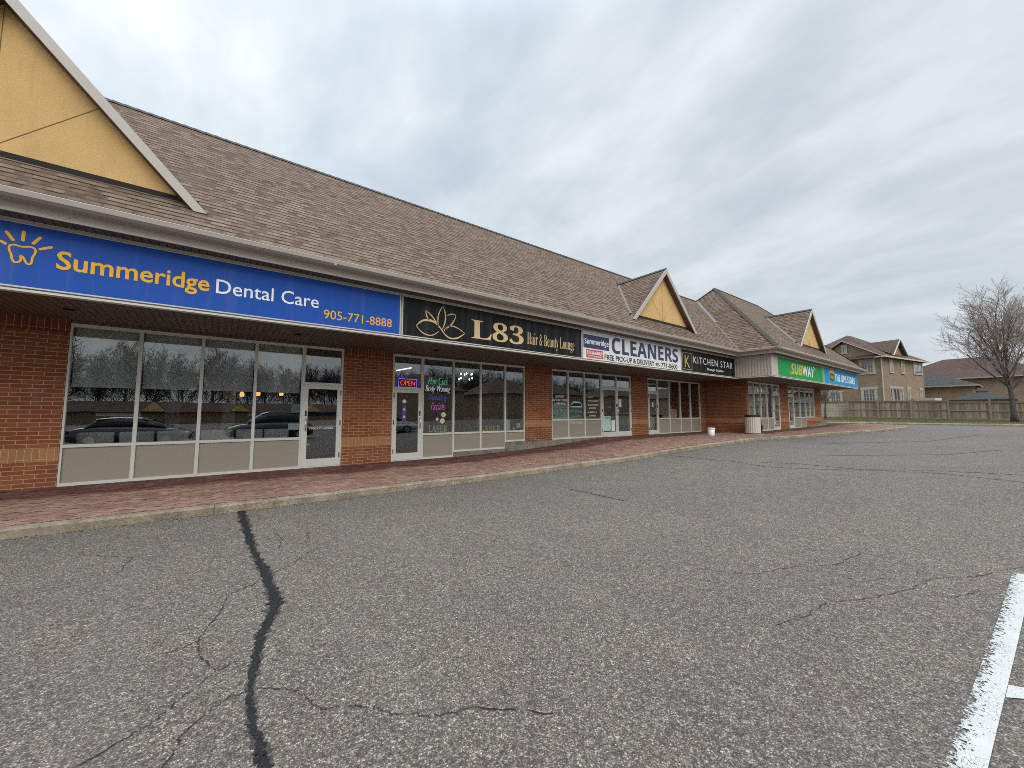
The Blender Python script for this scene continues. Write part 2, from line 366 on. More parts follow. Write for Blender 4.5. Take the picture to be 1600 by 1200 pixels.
# ------------------------------------------------------------------ mesh helpers
ORG = {}
class MB:
    def __init__(s): s.v = []; s.f = []; s.mi = []; s.rn = []; s.cur = 0
    def V(s, p): s.v.append(Vector(p)); return len(s.v)-1
    def poly(s, pts, rnd=0.0):
        i = len(s.v); s.v += [Vector(p) for p in pts]; s.f.append(tuple(range(i, i+len(pts)))); s.mi.append(s.cur); s.rn.append(rnd)
    def box(s, x0, x1, y0, y1, z0, z1, rnd=0.0):
        i = len(s.v)
        s.v += [Vector(p) for p in ((x0, y0, z0), (x1, y0, z0), (x1, y1, z0), (x0, y1, z0), (x0, y0, z1), (x1, y0, z1), (x1, y1, z1), (x0, y1, z1))]
        for q in ((0, 3, 2, 1), (4, 5, 6, 7), (0, 1, 5, 4), (1, 2, 6, 5), (2, 3, 7, 6), (3, 0, 4, 7)):
            s.f.append(tuple(i+k for k in q)); s.mi.append(s.cur); s.rn.append(rnd)
    def hexa(s, b, t):           # 4 bottom points ccw from above, 4 top points
        i = len(s.v); s.v += [Vector(p) for p in list(b)+list(t)]
        for q in ((0, 3, 2, 1), (4, 5, 6, 7), (0, 1, 5, 4), (1, 2, 6, 5), (2, 3, 7, 6), (3, 0, 4, 7)):
            s.f.append(tuple(i+k for k in q)); s.mi.append(s.cur); s.rn.append(0)
    def beam(s, a, b, w, h, up=(0, 0, 1)):   # rectangular bar from a to b
        a, b = Vector(a), Vector(b); d = (b-a).normalized(); u = Vector(up); sd = d.cross(u).normalized(); u = sd.cross(d).normalized()
        c = [(-w/2, -h/2), (w/2, -h/2), (w/2, h/2), (-w/2, h/2)]
        i = len(s.v)
        for p in (a, b): s.v += [p+sd*x+u*y for x, y in c]
        for q in ((0, 1, 5, 4), (1, 2, 6, 5), (2, 3, 7, 6), (3, 0, 4, 7), (3, 2, 1, 0), (4, 5, 6, 7)):
            s.f.append(tuple(i+k for k in q)); s.mi.append(s.cur); s.rn.append(0)
    def slab(s, pts, th):        # planar polygon (ccw seen from its front) with thickness behind it
        pts = [Vector(p) for p in pts]; nn = Vector((0, 0, 0))
        for k in range(len(pts)): nn += (pts[k]-pts[0]).cross(pts[(k+1) % len(pts)]-pts[0])
        nn.normalize(); n = len(pts); i = len(s.v)
        s.v += pts + [p-nn*th for p in pts]
        s.f.append(tuple(range(i, i+n))); s.f.append(tuple(range(i+2*n-1, i+n-1, -1)))
        for k in range(n): s.f.append((i+k, i+n+k, i+n+(k+1) % n, i+(k+1) % n))
        s.mi += [s.cur]*(n+2); s.rn += [0]*(n+2)
    def tube(s, pts, rad, n=8, cap=True):
        pts = [Vector(p) for p in pts]; m = len(pts)
        if not isinstance(rad, (list, tuple)): rad = [rad]*m
        base = len(s.v); ref = None
        for k, p in enumerate(pts):
            d = (pts[min(k+1, m-1)]-pts[max(k-1, 0)]).normalized()
            if ref is None: ref = d.orthogonal().normalized()
            else:
                ref = ref-d*ref.dot(d); ref = ref.normalized() if ref.length > 1e-6 else d.orthogonal().normalized()
            o = d.cross(ref)
            for q in range(n):
                a = 2*pi*q/n; s.v.append(p+(ref*cos(a)+o*sin(a))*rad[k])
        for k in range(m-1):
            for q in range(n):
                a = base+k*n+q; b = base+k*n+(q+1) % n
                s.f.append((a, b, b+n, a+n)); s.mi.append(s.cur); s.rn.append(0)
        if cap:
            s.f.append(tuple(base+n-1-q for q in range(n))); s.f.append(tuple(base+(m-1)*n+q for q in range(n))); s.mi += [s.cur]*2; s.rn += [0]*2
    def lathe(s, prof, c=(0, 0, 0), n=24, ribs=0, amp=0):
        c = Vector(c); base = len(s.v); m = len(prof)
        for r, z in prof:
            for q in range(n):
                a = 2*pi*q/n; rr = r*(1+(amp if (ribs and q % 2) else 0)); s.v.append(c+Vector((rr*cos(a), rr*sin(a), z)))
        for k in range(m-1):
            for q in range(n):
                a = base+k*n+q; b = base+k*n+(q+1) % n
                s.f.append((a, b, b+n, a+n)); s.mi.append(s.cur); s.rn.append(0)
        s.f.append(tuple(base+n-1-q for q in range(n))); s.f.append(tuple(base+(m-1)*n+q for q in range(n))); s.mi += [s.cur]*2; s.rn += [0]*2
    def sweep(s, prof, path, closed=True):   # prof: (outward, z); path of XY points, outward = right-hand side, mitred
        path = [Vector((x, y)) for x, y in path]; rings = []
        for k, p in enumerate(path):
            ns = []
            if k > 0: d = (p-path[k-1]).normalized(); ns.append(Vector((d.y, -d.x)))
            if k < len(path)-1: d = (path[k+1]-p).normalized(); ns.append(Vector((d.y, -d.x)))
            nn = ns[0] if len(ns) == 1 else (ns[0]+ns[1])/(1+ns[0].dot(ns[1]))
            i = len(s.v); rings.append(i)
            for o, z in prof: q = p+nn*o; s.v.append(Vector((q.x, q.y, z)))
        n = len(prof)
        for a, b in zip(rings, rings[1:]):
            for k in range(n if closed else n-1):
                k2 = (k+1) % n; s.f.append((a+k, b+k, b+k2, a+k2)); s.mi.append(s.cur); s.rn.append(0)
        if closed:
            s.f.append(tuple(rings[0]+k for k in range(n))); s.f.append(tuple(rings[-1]+n-1-k for k in range(n))); s.mi += [s.cur]*2; s.rn += [0]*2
    def build(s, name, mats, parent=None, smooth=False, rnd=False, bevel=0, fixn=False):
        if not isinstance(mats, (list, tuple)): mats = [mats]
        me = bpy.data.meshes.new(name)
        xs = [p.x for p in s.v]; ys = [p.y for p in s.v]; zs = [p.z for p in s.v]
        c = Vector(((min(xs)+max(xs))/2, (min(ys)+max(ys))/2, min(zs)))
        me.from_pydata([p-c for p in s.v], [], s.f)
        for q in mats: me.materials.append(MATS[q])
        me.polygons.foreach_set('material_index', s.mi)
        if smooth: me.polygons.foreach_set('use_smooth', [True]*len(s.f))
        uvl = me.uv_layers.new(name='UVMap'); dat = [0.0]*(2*len(me.loops))
        for pl in me.polygons:
            n = pl.normal
            if abs(n.z) > .97: tx, ty = Vector((1, 0, 0)), Vector((0, 1, 0))
            else: tx = UZ.cross(n).normalized(); ty = n.cross(tx)
            for li in pl.loop_indices:
                p = s.v[me.loops[li].vertex_index]; dat[2*li] = p.dot(tx); dat[2*li+1] = p.dot(ty)
        uvl.data.foreach_set('uv', dat)
        if rnd: me.attributes.new('rnd', 'FLOAT', 'FACE').data.foreach_set('value', s.rn)
        if fixn:
            bm = bmesh.new(); bm.from_mesh(me); bmesh.ops.recalc_face_normals(bm, faces=bm.faces); bm.to_mesh(me); bm.free()
        o = bpy.data.objects.new(name, me); COL.objects.link(o); link(o, c, parent)
        if bevel:
            b = o.modifiers.new('bevel', 'BEVEL'); b.width = bevel; b.segments = 1; b.limit_method = 'ANGLE'; b.angle_limit = R(40)
        return o
def link(o, c, parent):
    c = Vector(c); ORG[o.name] = c
    if parent is not None: o.parent = parent; o.location = c-ORG[parent.name]
    else: o.location = c
def tag(o, label, cat, group=None, kind=None):
    if label: o['label'] = label
    if cat: o['category'] = cat
    if group: o['group'] = group
    if kind: o['kind'] = kind
    return o
def struct(o): o['kind'] = 'structure'; return o
def thing(name, loc, label, cat, group=None, rz=0, local=False):
    o = bpy.data.objects.new(name, None); COL.objects.link(o); o.location = loc; o.rotation_euler = (0, 0, rz); o.empty_display_size = .2
    ORG[o.name] = Vector((0, 0, 0)) if local else Vector(loc)
    return tag(o, label, cat, group)
KIDS = {}
def copy_tree(o, parent=None):
    c = o.copy(); COL.objects.link(c)
    if parent is not None: c.parent = parent
    for ch in list(o.children): copy_tree(ch, c)
    return c
def bx(name, mat_, parent, *b, **k):
    q = MB(); q.box(*b); return q.build(name, mat_, parent, **k)

BOLD = {}
for i in range(26):
    BOLD[chr(65+i)] = chr(0x1D5D4+i); BOLD[chr(97+i)] = chr(0x1D5EE+i)
for i in range(10): BOLD[str(i)] = chr(0x1D7EC+i)
SERB = {}
for i in range(26): SERB[chr(65+i)] = chr(0x1D400+i); SERB[chr(97+i)] = chr(0x1D41A+i)
for i in range(10): SERB[str(i)] = chr(0x1D7CE+i)
SCRI = {}
for i in range(26): SCRI[chr(65+i)] = chr(0x1D468+i); SCRI[chr(97+i)] = chr(0x1D482+i)
def conv(s, d): return ''.join(d.get(c, c) for c in s)
def text(name, s, x0, x1, z0, z1, y, mat_, parent=None, face=None, depth=.012, off=0.0, shear=0.0, space=1.0, keep=False):
    """lettering standing on a wall plane facing -Y (face None) or -X (face 'x': then x0,x1 run along -Y)"""
    cu = bpy.data.curves.new(name, 'FONT'); cu.body = s; cu.size = 1; cu.offset = off; cu.shear = shear; cu.space_character = space
    cu.resolution_u = 3
    to = bpy.data.objects.new('text_source', cu); COL.objects.link(to)
    dg = bpy.context.evaluated_depsgraph_get(); dg.update()
    me0 = bpy.data.meshes.new_from_object(to.evaluated_get(dg))
    vs = [v.co.copy() for v in me0.vertices]; fs = [tuple(p.vertices) for p in me0.polygons]; es = [tuple(e.vertices) for e in me0.edges]
    bpy.data.objects.remove(to); bpy.data.curves.remove(cu); bpy.data.meshes.remove(me0)
    ax, bxx = min(v.x for v in vs), max(v.x for v in vs); ay, by = min(v.y for v in vs), max(v.y for v in vs)
    kx = (x1-x0)/(bxx-ax); kz = (z1-z0)/(by-ay)
    pts = [(x0+(v.x-ax)*kx, z0+(v.y-ay)*kz) for v in vs]
    q = MB(); n = len(pts)
    q.v = [Vector((x, y-depth, z)) for x, z in pts]+[Vector((x, y, z)) for x, z in pts]
    cnt = {}
    for f in fs:
        a = pts[f[0]]; ar = sum((pts[f[k]][0]*pts[f[(k+1) % len(f)]][1]-pts[f[(k+1) % len(f)]][0]*pts[f[k]][1]) for k in range(len(f)))
        ff = f if ar > 0 else f[::-1]
        q.f.append(tuple(ff))
        for k in range(len(ff)):
            e = (ff[k], ff[(k+1) % len(ff)]); cnt[e] = 1
    for a, b in list(cnt):
        if (b, a) not in cnt: q.f.append((a, a+n, b+n, b))
    q.mi = [0]*len(q.f); q.rn = [0]*len(q.f)
    return q.build(name, mat_, parent)
def stroke(q, pts, wid, y, depth=.012, closed=False):
    """flat ribbon of varying width on a plane facing -Y; pts in (x, z)"""
    P_ = [Vector((a, b)) for a, b in pts]; m = len(P_)
    if not isinstance(wid, (list, tuple)): wid = [wid]*m
    L_, R_ = [], []
    for k in range(m):
        if closed: d = (P_[(k+1) % m]-P_[k-1]).normalized()
        else: d = (P_[min(k+1, m-1)]-P_[max(k-1, 0)]).normalized()
        nn = Vector((-d.y, d.x)); L_.append(P_[k]+nn*wid[k]/2); R_.append(P_[k]-nn*wid[k]/2)
    for k in range(m if closed else m-1):
        j = (k+1) % m
        a = [(R_[k].x, y-depth, R_[k].y), (R_[j].x, y-depth, R_[j].y), (L_[j].x, y-depth, L_[j].y), (L_[k].x, y-depth, L_[k].y)]
        q.poly(a)
        q.poly([(R_[k].x, y, R_[k].y), (R_[j].x, y, R_[j].y), a[1], a[0]]); q.poly([(L_[j].x, y, L_[j].y), (L_[k].x, y, L_[k].y), a[3], a[2]])
def smooth_pts(pts, n=4, closed=False):
    o = []; m = len(pts)
    for k in range(m if closed else m-1):
        p = [Vector(pts[(k+j) % m] if closed else pts[min(max(k+j, 0), m-1)]) for j in (-1, 0, 1, 2)]
        for i in range(n):
            u = i/n; o.append(tuple(.5*((2*p[1])+(p[2]-p[0])*u+(2*p[0]-5*p[1]+4*p[2]-p[3])*u*u+(3*p[1]-p[0]-3*p[2]+p[3])*u**3)))
    if not closed: o.append(tuple(pts[-1]))
    return o
def interp(x, xs, ys):
    if x <= xs[0]: return ys[0]
    for k in range(len(xs)-1):
        if x <= xs[k+1]: return ys[k]+(ys[k+1]-ys[k])*(x-xs[k])/(xs[k+1]-xs[k])
    return ys[-1]

# ------------------------------------------------------------------ the ground
GX = [-300, 5, 8, 10.2, 12.7, 15.3, 19, 22, 28, 36, 40, 46]; GZ = [0, 0, .07, .11, .22, .30, .37, .42, .52, .634, .72, .70]
def zg(x): return interp(x, GX, GZ)
KERB = [(-40, 8.02), (-2, 7.97), (.3, 7.92), (2, 7.9), (4.2, 7.95), (6, 7.85), (8.2, 7.8), (10.8, 7.62), (13.2, 7.58), (16, 7.53), (18.5, 7.5), (20.2, 7.4), (22.2, 6.85), (24, 6.6), (26.2, 6.3), (28.8, 5.62), (31.2, 5.2), (33.9, 4.93), (35.6, 4.80), (36.6, 4.78), (37.2, 4.95), (37.5, 5.25), (37.8, 5.6), (39.5, 6.5), (41.2, 7.95), (42.5, 10.8), (43.4, 15), (44, 30)]
KX = [p[0] for p in KERB[:20]]; KY = [p[1] for p in KERB[:20]]
def yk(x): return interp(x, KX, KY)
WX = [-40, 6.2, 8.06, 10.4, 12.2, 13.45, 22.6, 27, 32, 36, 42]; WZ = [.205, .215, .262, .366, .504, .585, .60, .66, .72, .80, .86]
def zw(x): return interp(x, WX, WZ)
def zs(x, y):
    yw_ = interp(x, [19, 23], [11.2, 9.0]); k = yk(x); f = max(0, min(1, (y-k)/(yw_-k)))
    a = zg(x)+.13
    return a+(zw(x)-a)*f if x < 36 else a+(zw(x)-a)*max(0, min(1, (y-4.8)/4))

gxs = [-300, -60, -20, -8, 0, 5, 8, 10.2, 12.7, 15.3, 19, 22, 25, 28, 32, 36, 40, 46]
q = MB()
ys_ = [-70, -30, -10, -3, 0, 3, 6, 9, 12, 20, 45]
for a, b in zip(gxs[1:], gxs[2:]):
    for c, d in zip(ys_, ys_[1:]): q.poly([(a, c, zg(a)), (b, c, zg(b)), (b, d, zg(b)), (a, d, zg(a))])
lot = struct(q.build('parking_lot', 'asphalt'))
q = MB()
for a, b, za, zb in ((-900, -60, -.03, -.03), (-60, 5, -.03, -.03), (5, 46.2, -.03, .6), (46.2, 900, .6, 1.0)):
    for c, d in ((-900, -70), (-70, 45), (45, 900)): q.poly([(a, c, za-.35), (b, c, zb-.35), (b, d, zb-.35), (a, d, za-.35)])
for c, d in ((-900, -70),): q.poly([(-900, c, -.02), (900, c, -.02), (900, d, -.02), (-900, d, -.02)])
struct(q.build('ground', 'grass_ground'))
# verge and land beyond the far kerb
LX = [46.35, 49, 52, 56, 70, 200, 900]; LZ = [.86, .96, 1.10, 1.12, 1.2, 1.4, 1.4]
def zl(x, y=0): return interp(x, LX, LZ)+(.14*max(-1, min(1, (y-3)/8)) if x > 46.4 else 0)
q = MB()
for a, b in zip(LX, LX[1:]):
    for c, d in ((-900, -25), (-25, -5), (-5, 0), (0, 5), (5, 11), (11, 20), (20, 60), (60, 900)): q.poly([(a, c, zl(a, c)), (b, c, zl(b, c)), (b, d, zl(b, d)), (a, d, zl(a, d))])
struct(q.build('lawn', 'grass_ground'))
q = MB(); q.sweep([(.0, .60), (.0, .80), (-.02, .84), (-.35, .86), (-.35, .6)], [(46, 60), (46, -40)])
# path direction -Y: right-hand side is -X
far_kerb = struct(q.build('far_kerb', 'kerb_concrete'))

# kerb along the walk
q = MB(); prof_h = [(.0, -.25), (.0, .105), (-.02, .13), (-.15, .134), (-.15, -.25)]
pk = [Vector(p) for p in KERB]
pk = [Vector(p) for p in smooth_pts(KERB[2:], 4)]; pk = [Vector(KERB[0]), Vector(KERB[1])]+pk
ri = []
for k, p in enumerate(pk):
    d0 = (p-pk[k-1]).normalized() if k else None; d1 = (pk[k+1]-p).normalized() if k < len(pk)-1 else None
    d = ((d0 or d1)+(d1 or d0)).normalized(); nn = Vector((d.y, -d.x)); i = len(q.v); ri.append(i)
    rj = Vector((0, 0)) if p.x < -10 else Vector((random.uniform(-.008, .008), random.uniform(-.012, .012)))
    for o_, z_ in prof_h: c = p+nn*o_+(rj if o_ > -.1 else rj*.2); q.v.append(Vector((c.x, c.y, zg(p.x)+z_)))
for a, b in zip(ri, ri[1:]):
    for k in range(4): q.f.append((a+k, b+k, b+k+1, a+k+1)); q.mi.append(0); q.rn.append(0)
struct(q.build('kerb', 'kerb_concrete', smooth=False))

# interlocking pavers, laid herringbone at 45 degrees
def clip(poly, px, py, nx, ny):
    o = []
    for k in range(len(poly)):
        a, b = poly[k], poly[(k+1) % len(poly)]
        da = (a[0]-px)*nx+(a[1]-py)*ny; db = (b[0]-px)*nx+(b[1]-py)*ny
        if da >= 0: o.append(a)
        if (da >= 0) != (db >= 0): u = da/(da-db); o.append((a[0]+(b[0]-a[0])*u, a[1]+(b[1]-a[1])*u))
    return o
q = MB(); sw = .11
LK = [p for p in pk if p.x > -40]
def keep(cx, cy):
    if cx < -9.3 or cx > 43: return None
    if cx < 22.66 and cy > 11.35: return None
    if 22.66 <= cx < 35.3 and cy > 9.15: return None
    if cy > 13: return None
    best = None
    for a, b in zip(pk, pk[1:]):
        if min(a.x, b.x)-.4 > cx or max(a.x, b.x)+.4 < cx:
            if cx < 36: continue
        d = b-a; L2 = d.length_squared; u = max(0, min(1, ((cx-a.x)*d.x+(cy-a.y)*d.y)/L2)); pnt = a+d*u
        ds = (cx-pnt.x)**2+(cy-pnt.y)**2
        if best is None or ds < best[0]: best = (ds, pnt, d.normalized())
    if best is None: return None
    nn = Vector((-best[2].y, best[2].x))
    return best[1]+nn*.152, nn
c45 = cos(pi/4)
rng = random.Random(3)
for a in range(-110, 480):
    for b in range(-420, 160):
        k = (a-b) % 4
        if k == 0: r_ = (a, a+2, b, b+1)
        elif k == 3: r_ = (a, a+1, b, b+2)
        else: continue
        mx_, my_ = (r_[0]+r_[1])/2*sw, (r_[2]+r_[3])/2*sw
        cx, cy = (mx_-my_)*c45, (mx_+my_)*c45
        if cx < -9.3 or cx > 43 or cy < 4.6 or cy > 13: continue
        kk = keep(cx, cy)
        if kk is None: continue
        pnt, nn = kk
        if (cx-pnt.x)*nn.x+(cy-pnt.y)*nn.y < -.15: continue
        g = .0035
        cs = [(r_[0]*sw+g, r_[2]*sw+g), (r_[1]*sw-g, r_[2]*sw+g), (r_[1]*sw-g, r_[3]*sw-g), (r_[0]*sw+g, r_[3]*sw-g)]
        pl = [((x-y)*c45, (x+y)*c45) for x, y in cs]
        pl = clip(pl, pnt.x, pnt.y, nn.x, nn.y)
        if len(pl) < 3: continue
        dz = rng.uniform(-.002, .002)
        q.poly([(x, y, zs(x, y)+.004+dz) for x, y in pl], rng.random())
q.cur = 1
xs_ = [-9.3]+[v*.7-9 for v in range(0, 75)]
inner = []
for p_, n_ in zip(pk, pk[1:]):
    d = (n_-p_).normalized(); inner.append(p_+Vector((-d.y, d.x))*.14)
for a, b in zip(xs_, xs_[1:]):
    if b > 36.8: break
    for f0, f1 in ((0, .25), (.25, .5), (.5, .75), (.75, 1)):
        def py(x, f): w_ = 11.35 if x < 22.5 else 9.15; k = yk(x)+.12; return k+(w_-k)*f
        q.poly([(x, py(x, f), zs(x, py(x, f))-.003) for x, f in ((a, f0), (b, f0), (b, f1), (a, f1))])
q.poly([(36, 4.93, zg(36)+.125), (37.1, 5.15, zg(37)+.125), (39.3, 6.6, zs(39, 7)-.01), (41, 8, zs(41, 8)-.01), (42.2, 11, zs(42, 11)-.01), (42.6, 14, zs(42, 11)-.01), (35, 14, zs(35, 11)-.01), (35, 9, zs(35, 9)-.01), (36, 7, zs(36, 7)-.01)])
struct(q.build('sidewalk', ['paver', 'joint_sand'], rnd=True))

# cracks, tar and paint on the asphalt: sheets just above it
def ribbon(name, pts, mat_, lift=.004, jit=0, sub=6, seed=1):
    rg = random.Random(seed); q = MB(); pp = []
    for (a, b) in zip(pts, pts[1:]):
        for k in range(sub):
            u = k/sub; p = Vector(a[:2]).lerp(Vector(b[:2]), u); w = a[2]+(b[2]-a[2])*u
            d = (Vector(b[:2])-Vector(a[:2])).normalized()
            if jit: p += Vector((-d.y, d.x))*rg.uniform(-jit, jit)
            pp.append((p, w*rg.uniform(.62, 1.3) if jit else w))
    pp.append((Vector(pts[-1][:2]), pts[-1][2]))
    e = []
    for k, (p, w) in enumerate(pp):
        d = (pp[min(k+1, len(pp)-1)][0]-pp[max(k-1, 0)][0]).normalized(); nn = Vector((-d.y, d.x))
        wl, wr = w*rg.uniform(.40, .60), w*rg.uniform(.40, .60)
        e.append((p-nn*wr, p+nn*wl))
    av = []
    for a, b in zip(e, e[1:]):
        for i in range(4):
            cs = [a[0].lerp(a[1], i/4), b[0].lerp(b[1], i/4), b[0].lerp(b[1], (i+1)/4), a[0].lerp(a[1], (i+1)/4)]
            q.poly([(v.x, v.y, zg(v.x)+lift) for v in cs])
            u, v_ = abs(i/4-.5)*2, abs((i+1)/4-.5)*2; av += [u, u, v_, v_]
    o = q.build(name, mat_); at = o.data.attributes.new('edge', 'FLOAT', 'POINT'); at.data.foreach_set('value', av)
    return struct(o)
MAIN = [(0.354, 7.92, .091), (0.364, 6.973, 0.115), (0.38, 5.966, 0.078), (0.407, 5.279, 0.075), (0.438, 4.862, 0.09), (0.444, 4.455, 0.09), (0.459, 4.047, 0.10), (0.451, 3.881, 0.10), (0.372, 3.612, 0.072), (0.306, 3.4, 0.06), (0.268, 3.171, 0.056), (0.234, 2.95, 0.05), (0.216, 2.752, 0.038), (0.205, 2.595, 0.043), (0.211, 2.445, 0.043), (0.228, 2.285, 0.055), (0.233, 2.179, 0.058), (.26, 1.7, .06), (.2, .8, .055), (.3, -.6, .06)]
ribbon('tar_seam', [(x, y, w*1.22) for x, y, w in MAIN], 'tar', .008, .012, 9, 5)
ribbon('seam_edge', [(x+.004, y, w*1.75) for x, y, w in MAIN], 'crack_edge', .004, .015, 9, 6)
CR = [[(0.384, 4.5), (0.24, 4.43), (0.139, 4.341), (0.062, 3.971), (-0.016, 3.751), (-0.041, 3.628), (-0.028, 3.38), (0.059, 3.133), (-0.087, 2.98), (-0.147, 2.9), (-0.219, 2.822), (-0.288, 2.778), (-.6, 2.6)],
 [(0.059, 3.133), (0.181, 3.193)], [(0.21, 2.8), (0.106, 2.812), (0.0, 2.721), (-0.068, 2.646), (-0.102, 2.535), (-.2, 2.3)],
 [(0.248, 2.795), (0.409, 2.673), (0.472, 2.558), (0.494, 2.456), (0.512, 2.402), (0.604, 2.353), (0.682, 2.299), (0.751, 2.236), (0.798, 2.149), (0.918, 2.058), (0.958, 1.998), (1.2, 1.9), (1.5, 1.62)],
 [(0.509, 4.666), (0.707, 4.809), (0.944, 5.187)], [(0.681, 6.199), (0.711, 5.77), (0.631, 5.471), (0.507, 5.334)], [(1.028, 5.999), (0.98, 5.622), (0.927, 5.448)], [(-0.038, 3.626), (-0.132, 3.582), (-0.29, 3.55)],
 [(5.045, 1.004), (5.237, 0.921)], [(5.079, 0.739), (5.251, 0.702), (5.575, 0.63), (5.801, 0.484), (5.942, 0.378), (6.316, 0.256), (6.49, 0.169), (7.2, -.1)], [(5.108, 0.585), (5.15, 0.503), (5.287, 0.429), (5.55, 0.338)],
 [(3.4, 1.25), (3.75, 1.15), (4.2, 1.12), (4.5, .95), (5.08, .74)]]
CR += [[(4.0, 2.2), (4.3, 1.75), (4.9, 1.55), (5.3, 1.3), (5.9, 1.22)], [(-1.2, 6.6), (-.7, 6.1), (-.75, 5.6)]]
for k, c in enumerate(CR): ribbon('crack', [(x, y, .0105 if k < 4 else .009) for x, y in c], 'crack_thin', .005, .012, 9, 30+k)
for k, c in enumerate([[(5.97, 5.89), (5.96, 4.5)], [(12.24, 7.3), (12.22, 5.31), (11.8, 4.23), (12.35, 3.0), (12.85, 2.32), (13.32, 1.2), (12.96, 0.09), (13.2, -2)], [(12.47, 4.72), (12.86, 3.83), (12.81, 2.49), (13.66, 1.48), (14.13, 0.09), (14.2, -2)], [(15, 4), (18, 1.5), (21, .5), (23, -2)], [(20, 5), (24, 2.5), (30, 1.5), (34, -2)]]):
    ribbon('crack', [(x, y, .022 if k == 0 else .032+.01*k) for x, y in c], ('crack_dark' if k == 0 else 'crack_thin') if k < 3 else 'crack_soft', .005, .012, 10, 60+k)

def paint(name, pts, edges):
    """pts: list of (left, right) XY pairs; edges: wear at the left and right border"""
    q = MB(); av = []; n = 10
    for (a0, a1), (b0, b1) in zip(pts, pts[1:]):
        a0, a1, b0, b1 = map(Vector, (a0, a1, b0, b1))
        for k in range(n):
            u, v = k/n, (k+1)/n
            for i in range(4):
                s0, s1 = i/4, (i+1)/4
                cs = [(a0.lerp(b0, u)).lerp(a1.lerp(b1, u), s0), (a0.lerp(b0, v)).lerp(a1.lerp(b1, v), s0), (a0.lerp(b0, v)).lerp(a1.lerp(b1, v), s1), (a0.lerp(b0, u)).lerp(a1.lerp(b1, u), s1)]
                q.poly([(c.x, c.y, zg(c.x)+.007) for c in cs])
                for s_ in (s0, s0, s1, s1): av.append(edges[0]+(edges[1]-edges[0])*s_)
    o = q.build(name, 'line_paint'); at = o.data.attributes.new('edge', 'FLOAT', 'POINT'); at.data.foreach_set('value', av); return struct(o)
paint('parking_line', [((.5, .42), (.5, .28)), ((2.7, .322), (2.7, .205)), ((4.6, .238), (4.6, .125)), ((6.33, .17), (6.36, .055))], (.62, .02))
paint('stall_line', [((3.79, .157), (3.615, .164)), ((3.84, .08), (3.70, .08)), ((3.9, -4.8), (3.76, -4.8))], (.15, .1))
paint('stall_line', [((1.05, .258), (.915, .263)), ((1.05, -4.8), (.915, -4.8))], (.15, .1))

# leaf and grit litter lying along the kerb
q = MB(); rg = random.Random(11)
for k in range(2600):
    x = rg.uniform(-3.5, 36); y = yk(x)-abs(rg.gauss(0, .07))-.01; s_ = rg.uniform(.008, .026); a = rg.uniform(0, 6.28); z = zg(x)+.006
    q.poly([(x+s_*cos(a), y+s_*sin(a), z), (x-s_*.5*sin(a), y+s_*.5*cos(a), z+.004), (x-s_*cos(a), y-s_*sin(a), z+.006), (x+s_*.5*sin(a), y-s_*.5*cos(a), z)])
tag(q.build('leaf_litter', 'litter'), 'dry brown leaf crumbs and grit along the kerb', 'litter', kind='stuff')

# ------------------------------------------------------------------ the strip mall
mall = thing('strip_mall', (13, 11.2, .2), 'long brick strip mall with brown shingle roof, yellow dormer gables and shop signs', 'strip mall')
YW, YB = 11.2, 9.0
def pier(x0, x1, y0, y1, z0, band, z1=3.45, name='brick_pier'):
    b0, b1 = band
    q = MB(); q.box(x0, x1, y0, y1, z0, b0-.002); q.box(x0, x1, y0, y1, b1+.002, 3.195); o = q.build(name, 'brick', mall)
    q = MB(); q.box(x0-.003, x1+.003, y0-.004, y1, b0, b1); q.build('soldier_band', 'brick_soldier_tan', o)
    q = MB(); q.box(x0-.002, x1+.002, y0-.003, y1, 3.2, z1); q.build('soldier_course', 'brick_soldier', o)
    return o
pier(-9, -2.425, YW, YW+.3, .05, (.70, .95)); pier(2.665, 4.035, YW, YW+.3, .05, (.70, .95))
pier(9.065, 10.435, YW, YW+.3, .6, (1.12, 1.37)); pier(15.555, 16.895, YW, YW+.3, .5, (1.12, 1.37)); pier(22.055, 22.645, YW, YW+.3, .45, (1.12, 1.37))
pier(22.65, 22.945, YB, YW+.3, .45, (1.12, 1.37), name='return_wall')
pier(27.405, 28.795, YB, YB+.3, .5, (1.12, 1.37)); pier(33.905, 35.3, YB, YB+.3, .6, (1.12, 1.37))
o = bx('brick_apron', 'brick', mall, 32.105, 33.9, YB, YB+.3, .55, 1.118); bx('soldier_band', 'brick_soldier_tan', o, 32.105, 33.9, YB-.004, YB+.3, 1.12, 1.37)
bx('end_wall', 'brick', mall, 35.0, 35.298, YB+.302, 17.2, .5, 3.45)
bx('rear_wall', 'brick', mall, -9, 35, 17.2, 17.5, .1, 4.9); bx('side_wall', 'brick', mall, -9.3, -9.002, 11.2, 17.5, .1, 4.9)
q = MB(); q.box(6.085, 8.175, YW+.012, YW+.25, -.1, .375); q.box(8.16, 13.4, YW-.03, YW+.25, -.1, .598); q.box(13.4, 22.64, YW+.015, YW+.25, -.1, .575); q.build('foundation', 'foundation_concrete', mall)
q = MB(); q.box(22.66, 33.9, YB+.015, YB+.2, .1, .63)
q.hexa([(32.3, YB-.22, .5), (35.6, YB-.22, .5), (35.6, YB-.005, .5), (32.3, YB-.005, .5)], [(32.3, YB-.22, .72), (35.6, YB-.22, 1.16), (35.6, YB-.005, 1.16), (32.3, YB-.005, .72)]); q.build('foundation', 'foundation_concrete', mall)

